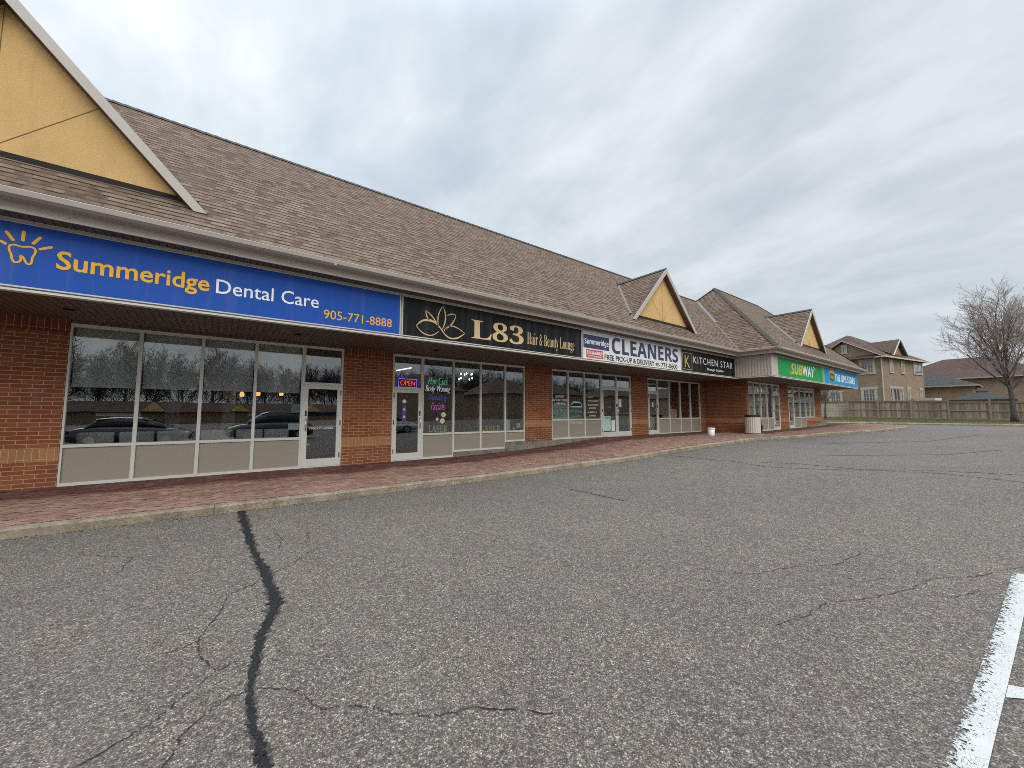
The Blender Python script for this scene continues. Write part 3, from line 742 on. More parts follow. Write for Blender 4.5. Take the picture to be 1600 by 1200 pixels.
def bay(x0, x1, zb, zi, zt, y, panel=True, n=0):
    f = MB(); j = .032; d = .1
    f.box(x0, x0+j, y, y+d, zb, zt); f.box(x1-j, x1, y, y+d, zb, zt)
    f.box(x0+j, x1-j, y+.002, y+d, zt-.065, zt); f.box(x0+j, x1-j, y+.002, y+d, zi-.03, zi+.03)
    if panel: f.box(x0+j, x1-j, y+.002, y+d, zb, zb+.06)
    o = f.build('shop_window', 'frame_metal', mall)
    bx('pane', 'window_glass', o, x0+j, x1-j, y+.045, y+.051, zi+.03, zt-.065)
    if panel: bx('spandrel_panel', 'panel_taupe', o, x0+j, x1-j, y+.03, y+.055, zb+.06, zi-.03)
    return o
def leaf(o, x0, x1, zb, zh, y, hside, bar=True, st=.085):
    l = MB(); l.box(x0, x0+st, y-.006, y+.045, zb, zh); l.box(x1-st, x1, y-.006, y+.045, zb, zh); l.box(x0+st, x1-st, y-.004, y+.045, zh-.10, zh); l.box(x0+st, x1-st, y-.004, y+.045, zb, zb+.19)
    l.build('door_leaf', 'frame_metal', o)
    bx('pane', 'window_glass', o, x0+st, x1-st, y+.02, y+.026, zb+.19, zh-.10)
    if bar: bx('push_bar', 'steel', o, x0+st+.003, x1-st-.003, y+.035, y+.07, zb+1.0, zb+1.045)
    hx = x0+st*.5 if hside < 0 else x1-st*.5
    h = MB(); h.tube([(hx, y-.006, zb+.92), (hx, y-.06, zb+.95), (hx, y-.06, zb+1.2), (hx, y-.006, zb+1.23)], .014, 8); h.build('handle', 'steel', o, smooth=True)
    k = MB(); k.box(hx-.022, hx+.022, y-.012, y-.0062, zb+1.3, zb+1.44); k.build('lock_plate', 'dark_metal', o)
    ex = x1 if hside < 0 else x0
    for z in (zb+.2, (zb+zh)/2, zh-.25): g = MB(); g.tube([(ex, y-.015, z), (ex, y-.015, z+.13)], .012, 8); g.build('hinge', 'dark_metal', o)
def door(x0, x1, zb, zh, zt, y, hside, double=False, bar=True):
    f = MB(); j = .05; d = .1
    f.box(x0, x0+j, y, y+d, zb-.03, zt); f.box(x1-j, x1, y, y+d, zb-.03, zt); f.box(x0+j, x1-j, y+.002, y+d, zt-.06, zt); f.box(x0+j, x1-j, y+.002, y+d, zh+.005, zh+.07)
    xm = (x0+x1)/2
    if double: f.box(xm-.03, xm+.03, y+.004, y+d, zh+.07, zt-.06)
    f.box(x0+j, x1-j, y+.002, y+d, zb-.03, zb-.004)
    o = f.build('shop_door', 'frame_metal', mall)
    if double:
        bx('transom_pane', 'window_glass', o, x0+j, xm-.03, y+.045, y+.051, zh+.07, zt-.06); bx('transom_pane', 'window_glass', o, xm+.03, x1-j, y+.045, y+.051, zh+.07, zt-.06)
        leaf(o, x0+j, xm-.002, zb, zh, y, 1, bar); leaf(o, xm+.002, x1-j, zb, zh, y, -1, bar)
    else:
        bx('transom_pane', 'window_glass', o, x0+j, x1-j, y+.045, y+.051, zh+.07, zt-.06)
        leaf(o, x0+j, x1-j, zb, zh, y, hside, bar)
    return o
FY = YW+.008; ZT = 3.39
dx_ = [-2.42, -1.40, -.37, .655, 1.68]; dental = [bay(a, b, .215, .98, ZT, FY) for a, b in zip(dx_, dx_[1:])]
door(1.683, 2.66, .25, 2.36, ZT, FY, -1)
door(4.04, 4.997, .25, 2.34, ZT, FY, 1)
for a, b, zb in ((5.0, 6.08, .22), (6.08, 7.13, .38), (7.13, 8.172, .38), (8.172, 9.06, .61)): bay(a, b, zb, .98, ZT, FY)
cx_ = [10.44, 11.36, 12.34, 13.397]
for a, b in zip(cx_, cx_[1:]): bay(a, b, .60, 1.37, ZT, FY)
door(13.4, 15.55, .62, 2.78, ZT, FY, 0, True)
door(16.9, 17.797, .62, 2.70, ZT, FY, 1)
kx_ = [17.8, 18.86, 19.93, 20.99, 22.05]
for a, b in zip(kx_, kx_[1:]): bay(a, b, .58, 1.37, ZT, FY)
FYB = YB+.008
sx_ = [22.95, 23.72, 24.6, 25.5, 26.397]
for a, b in zip(sx_, sx_[1:]): bay(a, b, .64, 1.37, ZT, FYB)
door(26.4, 27.4, .66, 2.8, ZT, FYB, 1)
door(28.8, 29.8, .70, 2.8, ZT, FYB, 1)
for a, b in ((29.803, 31.0), (31.0, 32.1)): bay(a, b, .68, 1.37, ZT, FYB)
bay(32.1, 33.0, 1.34, 1.40, ZT, FYB, False); bay(33.0, 33.9, 1.34, 1.40, ZT, FYB, False)
q = MB()
for a, b, y in ((-2.42, 2.66, YW), (4.04, 9.06, YW), (10.44, 15.55, YW), (16.9, 22.05, YW), (22.95, 27.4, YB), (28.8, 33.9, YB)): q.box(a, b, y+.004, y+.3, ZT+.002, 3.448)
q.build('header', 'soffit_plank', mall)

# rooms behind the glass
def room(x0, x1, y0, y1, zf, wall='room_dark'):
    q = MB(); t = .05
    q.cur = 0; q.box(x0, x1, y1, y1+t, zf-.1, 3.42); q.box(x0, x0+t, y0+.3, y1, zf-.1, 3.42); q.box(x1-t, x1, y0+.3, y1, zf-.1, 3.42)
    q.cur = 1; q.box(x0, x1, y0+.11, y1+t, zf-.12, zf)
    q.cur = 2; q.box(x0, x1, y0+.11, y1+t, 3.425, 3.444)
    return q.build('shop_interior', [wall, 'room_floor', 'room_ceiling'], mall)
room(-8.9, 3.38, YW, 15.4, .2); room(3.4, 9.78, YW, 15.6, .22); room(9.8, 16.28, YW, 15.0, .58); room(16.3, 22.6, YW, 15, .58)
room(22.96, 28.1, YB, 14, .62, 'room_green'); room(28.12, 34.98, YB, 13.4, .66)
for a, b in zip(dx_, dx_[1:]):
    w = dental[dx_.index(a)]; zb = 2.16
    s_ = bx('roller_shade', 'shade_fabric', w, a+.05, b-.05, FY+.15, FY+.155, zb, 3.33); bx('shade_hem', 'white_paint', w, a+.045, b-.045, FY+.142, FY+.163, zb-.02, zb)
# columns inside the dental office
q = MB(); q.box(.05, .35, 13.6, 13.9, .2, 3.42); q.box(-1.2, -.9, 14.4, 14.7, .2, 3.42); q.build('interior_column', 'shade_fabric', mall)

# canopy, fascia, gutter
EAVE = [(-9, 8.5), (20.9, 8.5), (20.9, 6.8), (38, 6.8), (38, 17.3)]
def sw(name, prof, m_, parent=mall): q = MB(); q.sweep(prof, EAVE); return q.build(name, m_, parent, fixn=True)
sw('sign_band', [(-.55, 3.46), (-.55, 4.555), (-.62, 4.555), (-.62, 3.46)], 'fascia_metal')
sw('frieze', [(-.50, 4.503), (-.50, 4.552), (-.548, 4.552), (-.548, 4.503)], 'fascia_metal')
sw('eave_soffit', [(-.215, 4.556), (-.215, 4.575), (-.60, 4.575), (-.60, 4.556)], 'soffit_plank')
sw('fascia', [(-.185, 4.545), (-.185, 4.785), (-.212, 4.785), (-.212, 4.545)], 'fascia_metal')
sw('gutter', [(.058, 4.80), (.052, 4.812), (.036, 4.812), (.036, 4.735), (.0, 4.70), (-.10, 4.70), (-.10, 4.795), (-.182, 4.795), (-.182, 4.685), (.005, 4.685), (.05, 4.722)], 'gutter_metal')
q = MB()
for x in (1.75, 9.6, 17.4): q = MB(); q.box(x, x+.05, 8.44, 8.452, 4.685, 4.815); q.build('gutter_joint', 'gutter_metal', mall)
q = MB(); z = 3.45
q.box(-9, 21.45, 9.06, YW, z, z+.02); q.box(21.45, 37.45, 7.41, 9.06, z, z+.02); q.box(35.3, 37.45, 9.06, 17, z, z+.02); q.box(21.45, 22.65, 9.06, YW, z, z+.02)
q.build('canopy_soffit', 'soffit_plank', mall)
q = MB(); q.sweep([(-.49, 3.445), (-.49, 3.478), (-.62, 3.478), (-.62, 3.445)], EAVE); q.build('drip_edge', 'frame_metal', mall, fixn=True)
for x, y in ((-2.2, 10.03), (1.37, 10.04), (4.93, 10.16), (8.56, 10.2), (12.2, 10.2), (15.9, 10.2), (19.5, 10.2), (25, 8.2), (28.6, 8.2), (32.2, 8.2)):
    q = MB(); q.lathe([(.115, z-.012), (.115, z-.002), (.085, z-.002), (.08, z-.012)], (x, y, 0), 20); o = q.build('downlight', 'soffit_plank', mall, smooth=True)
    q = MB(); q.lathe([(.078, z-.006), (.078, z-.0035)], (x, y, 0), 16); q.build('lens', 'lamp_dead', o)
# ribbed cladding on the return and the plain corner panel
q = MB(); y = 8.995
x = 21.45
q.box(x-.012, x-.001, 7.35, 9.0, 3.5, 4.50)
k = 7.40
while k < 8.97: q.hexa([(x-.045, k+.02, 3.5), (x-.012, k, 3.5), (x-.012, k+.10, 3.5), (x-.045, k+.08, 3.5)], [(x-.045, k+.02, 4.50), (x-.012, k, 4.50), (x-.012, k+.10, 4.50), (x-.045, k+.08, 4.50)]); k += .142
q.build('ribbed_cladding', 'clad_metal', mall, fixn=True)
bx('corner_panel', 'fascia_metal', mall, 21.40, 22.17, 7.302, 7.349, 3.502, 4.50)

# roof
def Y2Z(y): return 4.80+(y-8.5)
q = MB()
q.slab([(-9.3, 8.48, 4.78), (20.88, 8.48, 4.78), (25.3, 12.9, 9.2), (-9.3, 12.9, 9.2)], .12)
q.slab([(26, 12.9, 9.2), (26, 17.4, 4.7), (-9.3, 17.4, 4.7), (-9.3, 12.9, 9.2)][::1], .12)
roof = q.build('roof', 'shingle', mall)
q = MB(); e = 4.78; X0, X1, Y0, Y1 = 20.88, 38.02, 6.78, 17.3; hh = (Y1-Y0)/2; zr = e+hh
a1, a2 = (X0+hh, Y0+hh, zr), (X1-hh, Y0+hh, zr)
q.slab([(X0, Y0, e), (X1, Y0, e), a2, a1], .12); q.slab([(X0, Y1, e), (X0, Y0, e), a1], .12); q.slab([(X1, Y0, e), (X1, Y1, e), a2], .12); q.slab([(X1, Y1, e), (X0, Y1, e), a1, a2], .12)
hip = q.build('hip_roof', 'shingle', mall)
# ridge and hip caps, valley flashing
def cap(a, b, w=.28, par=roof):
    q = MB(); a, b = Vector(a), Vector(b); d = (b-a).normalized(); sd = d.cross(UZ).normalized()
    n = max(1, int((b-a).length/.22))
    for k in range(n):
        p0, p1 = a.lerp(b, k/n), a.lerp(b, (k+1)/n+.06/n); dz = UZ*.03
        for s_ in (1, -1):
            dn = (sd*s_*.5*w-UZ*(.5*w*.95)) if abs(d.z) < .05 else (sd*s_*.5*w-UZ*(.5*w*.42))
            L_ = [p0+dz, p1+dz*.55, p1+dz*.55+dn, p0+dz+dn]; q.poly(L_ if s_ < 0 else L_[::-1])
    return q.build('ridge_cap', 'ridge_dark', par)
cap((-9.3, 12.9, 9.2), (25.2, 12.9, 9.2)); cap(a1, a2, par=hip); cap((X0, Y0, e), a1, par=hip); cap((X1, Y0, e), a2, par=hip); cap((25.3, 12.9, 9.2), a1, par=hip)
q = MB(); w = .13
q.poly([(20.9, 8.5-.02, 4.806), (25.3, 12.9-.02, 9.206), (25.3-w, 12.9, 9.21), (20.9-w, 8.5, 4.81)][::-1]); q.poly([(20.92, 8.5, 4.81), (20.92, 8.5-w, 4.81), (25.3, 12.9-w, 9.21), (25.3, 12.9, 9.21)][::-1])
q.build('valley_flashing', 'flash_metal', roof)

def dormer(xc, yr, zf, hw, eave_y, k=1.035):
    """gable dormer whose rakes start at (xc±hw, yr) on a 45° roof (z = 4.78 + y - eave_y)"""
    za = zf+hw*k; yh = eave_y+(za-4.78)
    q = MB(); up = .02
    L_, Rr, Ap, H_ = (xc-hw, yr, zf+up), (xc+hw, yr, zf+up), (xc, yr, za+up), (xc, yh, za+up)
    q.slab([L_, Ap, H_], .10); q.slab([Ap, Rr, H_], .10)
    d = q.build('dormer', 'shingle', mall)
    yw = yr+.22; zb = 4.78+(yw-eave_y)+.0; tw = hw-(zb+.08-zf)/k-.10
    q = MB(); t0 = zb+.10; hwall = (za-.13-t0)/k
    q.slab([(xc-hwall, yw, t0), (xc+hwall, yw, t0), (xc, yw, za-.13)], .1); g = q.build('gable_wall', 'stucco_yellow', d)
    q = MB()
    q.beam((xc, yw-.001, t0+.02), (xc, yw-.001, za-.22), .010, .006, (0, 1, 0))
    m_ = hwall*.5
    for s_ in (-1, 1): q.beam((xc, yw-.001, t0+.02), (xc+s_*m_, yw-.001, t0+m_*k), .010, .006, (0, 1, 0))
    q.build('score_line', 'score_brown', d)
    q = MB(); q.box(xc-hwall-.25, xc+hwall+.25, yw-.02, yw+.05, zb-.12, t0-.002); q.build('base_flashing', 'crack_dark', d)
    q = MB()   # rake boards with mitred foot
    for s_ in (-1, 1):
        b0 = [(xc+s_*(hw-.02), yr-.035, zf+.015), (xc, yr-.035, za+.015), (xc, yr-.035, za-.21), (xc+s_*(hw-.22), yr-.035, zf+.01)]
        if s_ > 0: b0 = b0[::-1]
        q2 = MB(); q2.slab(b0[::-1], .033); q2.build('rake_board', 'trim_white', d)
        q3 = MB(); q3.slab([(xc+s_*(hw-.20), yr, zf+.005), (xc, yr, za-.19), (xc, yw+.02, za-.19), (xc+s_*(hw-.20), yw+.02, zf+.005)][::s_], .02); q3.build('rake_soffit', 'soffit_plank', d)
    q = MB()
    for s_ in (-1, 1):
        a_, b_ = Vector((xc+s_*hw, yr+.02, zf+.012)), Vector((xc, yh, za+.012))
        ox = Vector((s_*.15, 0, 0.0)); iy = Vector((-s_*.10, 0, .105))
        pts = [a_, b_, b_+ox, a_+ox]; q.poly(pts if s_ < 0 else pts[::-1])
        pts = [a_+iy*0+Vector((0, 0, .015)), b_+Vector((0, 0, .015)), b_+iy+Vector((0, 0, .02)), a_+iy+Vector((0, 0, .02))]; q.poly(pts[::-1] if s_ < 0 else pts)
    q.build('valley_flashing', 'flash_metal', d)
    cap((xc, yr-.02, za+.03), (xc, yh, za+.03), .24, d)
    return d
dormer(-3.0, 9.05, 5.33, 2.66, 8.5, 1.085); dormer(15.2, 9.02, 5.30, 2.5, 8.5); dormer(28.55, 7.44, 5.42, 2.46, 6.8)

# ------------------------------------------------------------------ shop signs
def sign(x0, x1, y, label, m_, cat='shop sign', z0=3.51, z1=4.495):
    t = thing('shop_sign', ((x0+x1)/2, y, z0), label, cat)
    bx('panel', m_, t, x0+.02, x1-.02, y, y+.046, z0+.015, z1-.012)
    q = MB(); q.box(x0, x1, y-.008, y+.046, z0-.006, z0+.0145); q.box(x0, x1, y-.004, y+.046, z1-.0115, z1+.005); q.box(x0, x0+.0195, y-.006, y+.046, z0+.0146, z1-.0116); q.box(x1-.0195, x1, y-.006, y+.046, z0+.0146, z1-.0116)
    q.build('retainer_frame', 'frame_metal', t); return t
YS, YT = 9.0-.0, 7.3
s1 = sign(-6.2, 3.40, YS, 'blue dental care sign with yellow tooth and sun rays', 'sign_blue')
D = .006
q = MB()
tooth = [(-2.500, 3.982), (-2.521, 3.988), (-2.506, 3.93), (-2.531, 3.882), (-2.567, 3.876), (-2.593, 3.921), (-2.604, 3.985), (-2.623, 4.039), (-2.631, 4.089), (-2.62, 4.122), (-2.584, 4.139), (-2.537, 4.130), (-2.491, 4.129), (-2.436, 4.146), (-2.397, 4.137), (-2.374, 4.105), (-2.377, 4.051), (-2.397, 3.993), (-2.399, 3.947), (-2.405, 3.893), (-2.432, 3.871), (-2.46, 3.902), (-2.479, 3.949), (-2.500, 3.982)]
stroke(q, smooth_pts(tooth, 3), .024, YS, D); q.build('tooth_logo', 'letter_yellow', s1)
q = MB()
for a, b in (((-2.722, 4.168), (-2.656, 4.127)), ((-2.678, 4.328), (-2.592, 4.196)), ((-2.506, 4.379), (-2.505, 4.213)), ((-2.332, 4.33), (-2.41, 4.194)), ((-2.206, 4.203), (-2.343, 4.128)), ((-2.80, 4.20), (-2.74, 4.172))):
    if a[0] < -2.75: continue
    u = Vector(b)-Vector(a); n_ = [tuple(Vector(a)+u*f) for f in (0, .04, .10, .90, .96, 1)]; stroke(q, n_, [.018, .03, .038, .038, .03, .018], YS, D); q.build('sun_ray_logo', 'letter_yellow', s1); q = MB()
text('lettering', 'Summeridge', -2.155, -.262, 3.775, 4.165, YS, 'letter_yellow', s1, depth=D, off=.016)
text('lettering', 'Dental Care', -.165, 1.587, 3.862, 4.136, YS, 'letter_white', s1, depth=D, off=.004)
text('phone_number', '905-771-8888', 1.693, 3.185, 3.664, 3.862, YS, 'letter_yellow', s1, depth=D)

s2 = sign(3.44, 9.79, YS, 'black sign with gold lotus outline and large gold L83', 'sign_black')
q = MB()
def petal(a, tip, b, w0=.035, w1=.012, bend=.30, side=1):
    """two arcs meeting at a tip"""
    a, tip, b = Vector(a), Vector(tip), Vector(b)
    for p, sg, w in ((a, 1, w0), (b, -1, w1)):
        d = tip-p; n_ = Vector((-d.y, d.x))*bend*sg
        c = [p+d*f+n_*(4*f*(1-f))*.5 for f in [i/10 for i in range(11)]]
        stroke(q, [tuple(v) for v in c], [w*(.35+1.3*(i/10)*(1-i/10)*2) for i in range(11)], YS, D)
petal((4.42, 3.83), (4.535, 4.42), (4.52, 3.80), .030, .034, .26)
petal((4.40, 3.86), (4.052, 4.225), (4.14, 3.98), .032, .030, -.16); petal((4.56, 3.80), (4.915, 4.235), (4.66, 4.18), .030, .028, -.25)
for pts, w in (([(3.803, 3.80), (3.95, 3.94), (4.13, 3.985), (4.30, 3.955), (4.45, 3.84), (4.58, 3.69), (4.74, 3.595), (4.93, 3.61), (5.08, 3.69), (5.19, 3.77)], [.012, .04, .06, .05, .03, .025, .035, .04, .03, .012]),
               ([(3.803, 3.80), (3.93, 3.67), (4.10, 3.60), (4.27, 3.62), (4.42, 3.73)], [.012, .022, .026, .022, .012]),
               ([(4.56, 3.74), (4.62, 3.84), (4.75, 3.92), (4.90, 3.91), (5.06, 3.85), (5.19, 3.77)], [.012, .022, .026, .024, .02, .012])):
    sp = smooth_pts(pts, 3); stroke(q, sp, [interp(i/(len(sp)-1), [j/(len(w)-1) for j in range(len(w))], w) for i in range(len(sp))], YS, D)
q.build('lotus_logo', 'gold', s2)
text('lettering', conv('L83', SERB), 5.40, 7.23, 3.675, 4.232, YS, 'gold', s2, depth=D)
text('lettering', conv('Hair & Beauty Lounge', SERB), 7.376, 9.42, 3.625, 4.10, YS, 'gold', s2, depth=D, off=-.012)

s3 = sign(9.83, 16.14, YS, 'white cleaners sign with navy capitals and a red box', 'sign_white')
bx('name_box', 'sign_navy', s3, 9.875, 11.235, YS-D, YS, 3.895, 4.365); text('lettering', conv('Summeridge', BOLD), 9.93, 11.20, 3.98, 4.235, YS-D, 'letter_white', s3, depth=.004)
bx('group_box', 'sign_red', s3, 10.012, 10.892, YS-D, YS, 3.56, 3.848); text('lettering', conv('STELLA GROUP', BOLD), 10.05, 10.86, 3.68, 3.80, YS-D, 'letter_white', s3, depth=.004); text('lettering', 'OF COMPANIES', 10.10, 10.82, 3.595, 3.645, YS-D, 'letter_white', s3, depth=.004)
text('lettering', conv('CLEANERS', BOLD), 11.39, 15.90, 3.826, 4.432, YS, 'sign_navy', s3, depth=D, off=.006)
text('lettering', 'FREE PICK-UP & DELIVERY', 10.975, 14.09, 3.552, 3.752, YS, 'sign_black', s3, depth=D, off=.014)
text('phone_number', '905-', 14.17, 14.52, 3.56, 3.70, YS, 'sign_black', s3, depth=D, off=.01); text('phone_number', '771-0600', 14.58, 15.83, 3.54, 3.742, YS, 'sign_black', s3, depth=D, off=.012)

s4 = sign(16.18, 21.45, YS, 'black kitchen design sign with a gold K in a square', 'sign_black')
q = MB(); stroke(q, [(16.29, 3.61), (17.07, 3.61), (17.07, 4.35), (16.29, 4.35)], .025, YS, D, True); q.build('square_logo', 'gold', s4)
text('initial', 'K', 16.46, 16.90, 3.69, 4.235, YS, 'gold_bright', s4, depth=D, off=-.004)
text('lettering', 'KITCHEN STAR', 17.22, 21.12, 3.93, 4.245, YS, 'letter_white', s4, depth=D, off=-.004, space=1.28)
text('lettering', 'Design Studio', 18.47, 20.10, 3.655, 3.80, YS, 'letter_white', s4, depth=D)

s5 = sign(22.18, 29.55, YT, 'green sandwich shop sign with yellow and white slanted letters', 'sign_green')
bx('lime_strip', 'sign_lime', s5, 29.25, 29.53, YT-.003, YT, 3.526, 4.482)
text('lettering', conv('SUB', BOLD), 24.02, 25.70, 3.715, 4.30, YT, 'letter_yellow', s5, depth=D, off=.02, shear=.12)
text('lettering', conv('WAY', {}), 25.76, 27.78, 3.715, 4.30, YT, 'letter_white', s5, depth=D, off=.028, shear=.12, space=1.12)
q = MB(); q.slab([(23.78, YT-D, 3.78), (24.12, YT-D, 3.66), (24.12, YT-D, 3.90)], D); q.build('arrow_logo', 'letter_yellow', s5)
q = MB(); q.slab([(27.62, YT-D, 4.14), (27.96, YT-D, 4.26), (27.62, YT-D, 4.38)], D); q.build('arrow_logo', 'letter_white', s5)

s6 = sign(29.62, 37.48, YT, 'bright blue parcel store sign with brown shield', 'sign_cyan')
def shield(x0, x1, z0, z1, y, m_, par, name):
    w, h = x1-x0, z1-z0; c = (x0+x1)/2
    P_ = [(x0, z1-.10*h), (c-.25*w, z1-.02*h), (c, z1), (c+.25*w, z1-.02*h), (x1, z1-.10*h)]
    rt = [(x1, z0+.42*h), (x1-.06*w, z0+.27*h), (x1-.2*w, z0+.12*h)]; lf = [(2*c-a, b) for a, b in rt[::-1]]
    q = MB(); q.slab([(a, y, b) for a, b in (P_+rt+[(c, z0)]+lf)[::-1]], .006); return q.build(name, m_, par)
shield(30.72, 31.66, 3.60, 4.44, YT-.006, 'gold_bright', s6, 'shield_logo'); shield(30.78, 31.60, 3.65, 4.20, YT-.013, 'letter_brown', s6, 'shield_logo')
text('lettering', conv('ups', BOLD), 30.90, 31.48, 3.80, 4.06, YT-.013, 'letter_yellow', s6, depth=.004)
text('lettering', conv('THE UPS STORE', BOLD), 31.85, 36.72, 3.735, 4.225, YT, 'letter_white', s6, depth=D, off=.01)

# ------------------------------------------------------------------ things in and on the windows
# dental waiting room
ch0 = thing('waiting_chair', (0, 0, 0), 'white waiting room chair behind the dental window', 'chair', 'white chairs behind the dental window', local=True)
q = MB(); q.box(-.26, .26, -.25, .25, .42, .50); q.build('seat', 'chair_white', ch0, bevel=.02)
q = MB(); q.hexa([(-.27, -.30, .46), (.27, -.30, .46), (.27, -.24, .46), (-.27, -.24, .46)], [(-.28, -.36, 1.02), (.28, -.36, 1.02), (.28, -.31, 1.02), (-.28, -.31, 1.02)]); q.build('backrest', 'chair_white', ch0, bevel=.02)
for x in (-.23, .23):
    for y in (-.22, .22): bx('leg', 'steel', ch0, x-.015, x+.015, y-.015, y+.015, 0, .42)
seats = [-2.05, -1.42, -.82, -.05, .62, 1.20]
for k, x in enumerate(seats):
    c = ch0 if k == 0 else copy_tree(ch0)
    c.location = (x, 12.05, .2)
# pendants
pl0 = None
for k, (x, z, lb) in enumerate(((.485, 2.10, 'small glowing pendant lamp in the dental office, left of the column edge'), (.872, 2.13, 'middle one of three glowing pendant lamps in the dental office'), (1.458, 2.15, 'small glowing pendant lamp in the dental office nearest the door'))):
    t = thing('pendant_lamp', (x, 13.5, z), lb, 'lamp', 'pendant lamps in the dental office')
    q = MB(); q.lathe([(.045, z), (.058, z+.05), (.05, z+.11), (.02, z+.14)], (x, 13.5, 0), 14); q.build('lamp_shade', 'glow_warm', t, smooth=True)
    q = MB(); q.tube([(x, 13.5, z+.14), (x, 13.5, 3.42)], .006, 5); q.build('cord', 'black_plastic', t)
def decal(name, m_, x0, x1, z0, z1, y, label, cat, txt=()):
    t = thing(name, ((x0+x1)/2, y, z0), label, cat)
    bx('sheet', m_, t, x0, x1, y-.004, y, z0, z1)
    for (s_, a, b, c, d, mm) in txt: text('print', s_, a, b, c, d, y-.004, mm, t, depth=.001)
    return t
GY = FY+.04
decal('window_notice', 'paper_white', 1.40, 1.64, 1.20, 1.36, GY+.03, 'white paper notice low in the last dental window beside the door', 'notice', (('OFFICE HOURS', 1.43, 1.61, 1.29, 1.32, 'sign_blue'),))
decal('window_notice', 'paper_teal', 1.45, 1.64, 1.62, 1.86, GY+.03, 'dark sticker with pale lines in the last dental window', 'notice', (('PUSH', 1.48, 1.61, 1.66, 1.69, 'paper_white'), ('WELCOME', 1.48, 1.61, 1.78, 1.81, 'paper_mint')))
o = text('door_number', '905-771-8888', 1.86, 2.44, 1.20, 1.26, FY+.019, 'paper_white', None, depth=.001); tag(o, 'white phone number lettering on the dental door glass', 'door lettering')
# hair lounge
t = thing('open_sign', (4.51, GY, 2.40), 'lit OPEN sign in red tubes inside a blue tube border', 'neon sign')
q = MB(); z0, z1, x0, x1 = 2.41, 2.66, 4.23, 4.79
for o_ in (0,): q.tube([(x0+o_, GY-.02, z0+o_), (x1-o_, GY-.02, z0+o_), (x1-o_, GY-.02, z1-o_), (x0+o_, GY-.02, z1-o_), (x0+o_, GY-.02, z0+o_)], .0075, 6)
q.build('tube_border', 'neon_blue', t); text('lettering', 'OPEN', 4.285, 4.735, 2.465, 2.61, GY-.015, 'neon_red', t, depth=.01, off=-.022)
bx('backing', 'black_plastic', t, 4.21, 4.81, GY-.008, GY+.0, 2.39, 2.68)
for s_, x0, x1, z0, z1, mm, lb in (('Hair Cuts', 5.20, 5.88, 2.54, 2.77, 'neon_green', 'green glowing script reading Hair Cuts'), ('Body Waxing', 5.12, 5.98, 2.25, 2.51, 'neon_white', 'white glowing script reading Body Waxing'),
                                   ('Threading', 5.23, 5.86, 1.99, 2.22, 'neon_indigo', 'dim blue glowing script reading Threading'), ('Facials', 5.31, 5.79, 1.74, 1.955, 'neon_pink', 'bright pink glowing script reading Facials')):
    o = text('neon_script', s_, x0, x1, z0, z1, GY+.03, mm, None, depth=.008, off=-.024, shear=.34); tag(o, lb+' in the hair lounge window', 'neon sign')
for x0, x1, z0, z1, mm, lb in ((5.26, 5.92, 1.03, 1.25, 'cream_vinyl', 'cream LASER letters standing under the neon scripts'), (7.2, 8.03, 1.01, 1.20, 'gold_bright', 'gold LASER letters in the third hair lounge window')):
    o = text('laser_letters', conv('LASER', SERB), x0, x1, z0, z1, GY+.10, mm, None, depth=.03); tag(o, lb, 'letters')
t = thing('gold_decal', (5.65, GY, 1.3), 'cream round flower stickers above the LASER letters', 'sticker')
for x, z, r in ((5.74, 1.58, .085), (5.70, 1.38, .085), (5.52, 1.44, .05)):
    q = MB(); q.slab([(x+r*cos(a*pi/8), GY+.004, z+r*sin(a*pi/8)) for a in range(16)], .003); q.build('disc', 'cream_vinyl', t)
t = thing('ceiling_light', (4.45, 13, 3.3), 'lit fluorescent tube under the hair lounge ceiling', 'lamp')
q = MB(); q.tube([(4.80, 13.0, 3.10), (5.36, 13.02, 3.24)], .022, 8); q.build('tube', 'glow_tube', t); q = MB(); q.beam((4.72, 13.03, 3.13), (5.44, 13.05, 3.31), .12, .05); q.build('housing', 'white_paint', t)
t = thing('chandelier', (8.3, 14.2, 2.7), 'small crystal chandelier with lit bulbs in the hair lounge', 'chandelier')
q = MB(); g = MB()
for k in range(9):
    a = k*2*pi/9; r = .36 if k % 2 else .24; zz = 3.05 if k % 2 else 3.25
    q.lathe([(.005, zz), (.032, zz+.03), (.028, zz+.07), (.005, zz+.10)], (8.3+r*cos(a), 14.2+r*sin(a), 0), 8); q.build('bulb', 'glow_white', t); q = MB(); g.tube([(8.3, 14.2, zz-.08), (8.3+r*.6*cos(a), 14.2+r*.6*sin(a), zz-.10), (8.3+r*cos(a), 14.2+r*sin(a), zz)], .008, 5)
g.tube([(8.3, 14.2, 2.9), (8.3, 14.2, 3.42)], .01, 6); g.build('arms', 'steel', t)
q = MB(); q.tube([(6.25+.42*cos(a*pi/16), 12.2, 2.0+.42*sin(a*pi/16)) for a in range(33)], .012, 6, False); tag(q.build('ring_mirror', 'steel'), 'thin round metal ring mirror in the second hair lounge window', 'mirror')
decal('display_card', 'paper_white', 8.22, 8.48, 1.015, 1.40, GY+.12, 'tall white card standing in the last hair lounge window', 'card')
decal('display_card', 'paper_white', 8.80, 8.97, 1.10, 1.26, GY+.12, 'small square white card in the last hair lounge window', 'card')
o = MB(); o.lathe([(.03, 1.012), (.032, 1.11)], (8.66, GY+.12, 0), 12); tag(o.build('white_jar', 'white_paint'), 'white jar between the two cards in the hair lounge window', 'jar')
t = thing('product_shelf', (8.9, 13.1, .25), 'tall grey shelf of hair products behind the last lounge window', 'shelf')
q = MB()
for z in (.9, 1.3, 1.7, 2.1, 2.45): q.box(8.3, 9.7, 13.0, 13.35, z, z+.03)
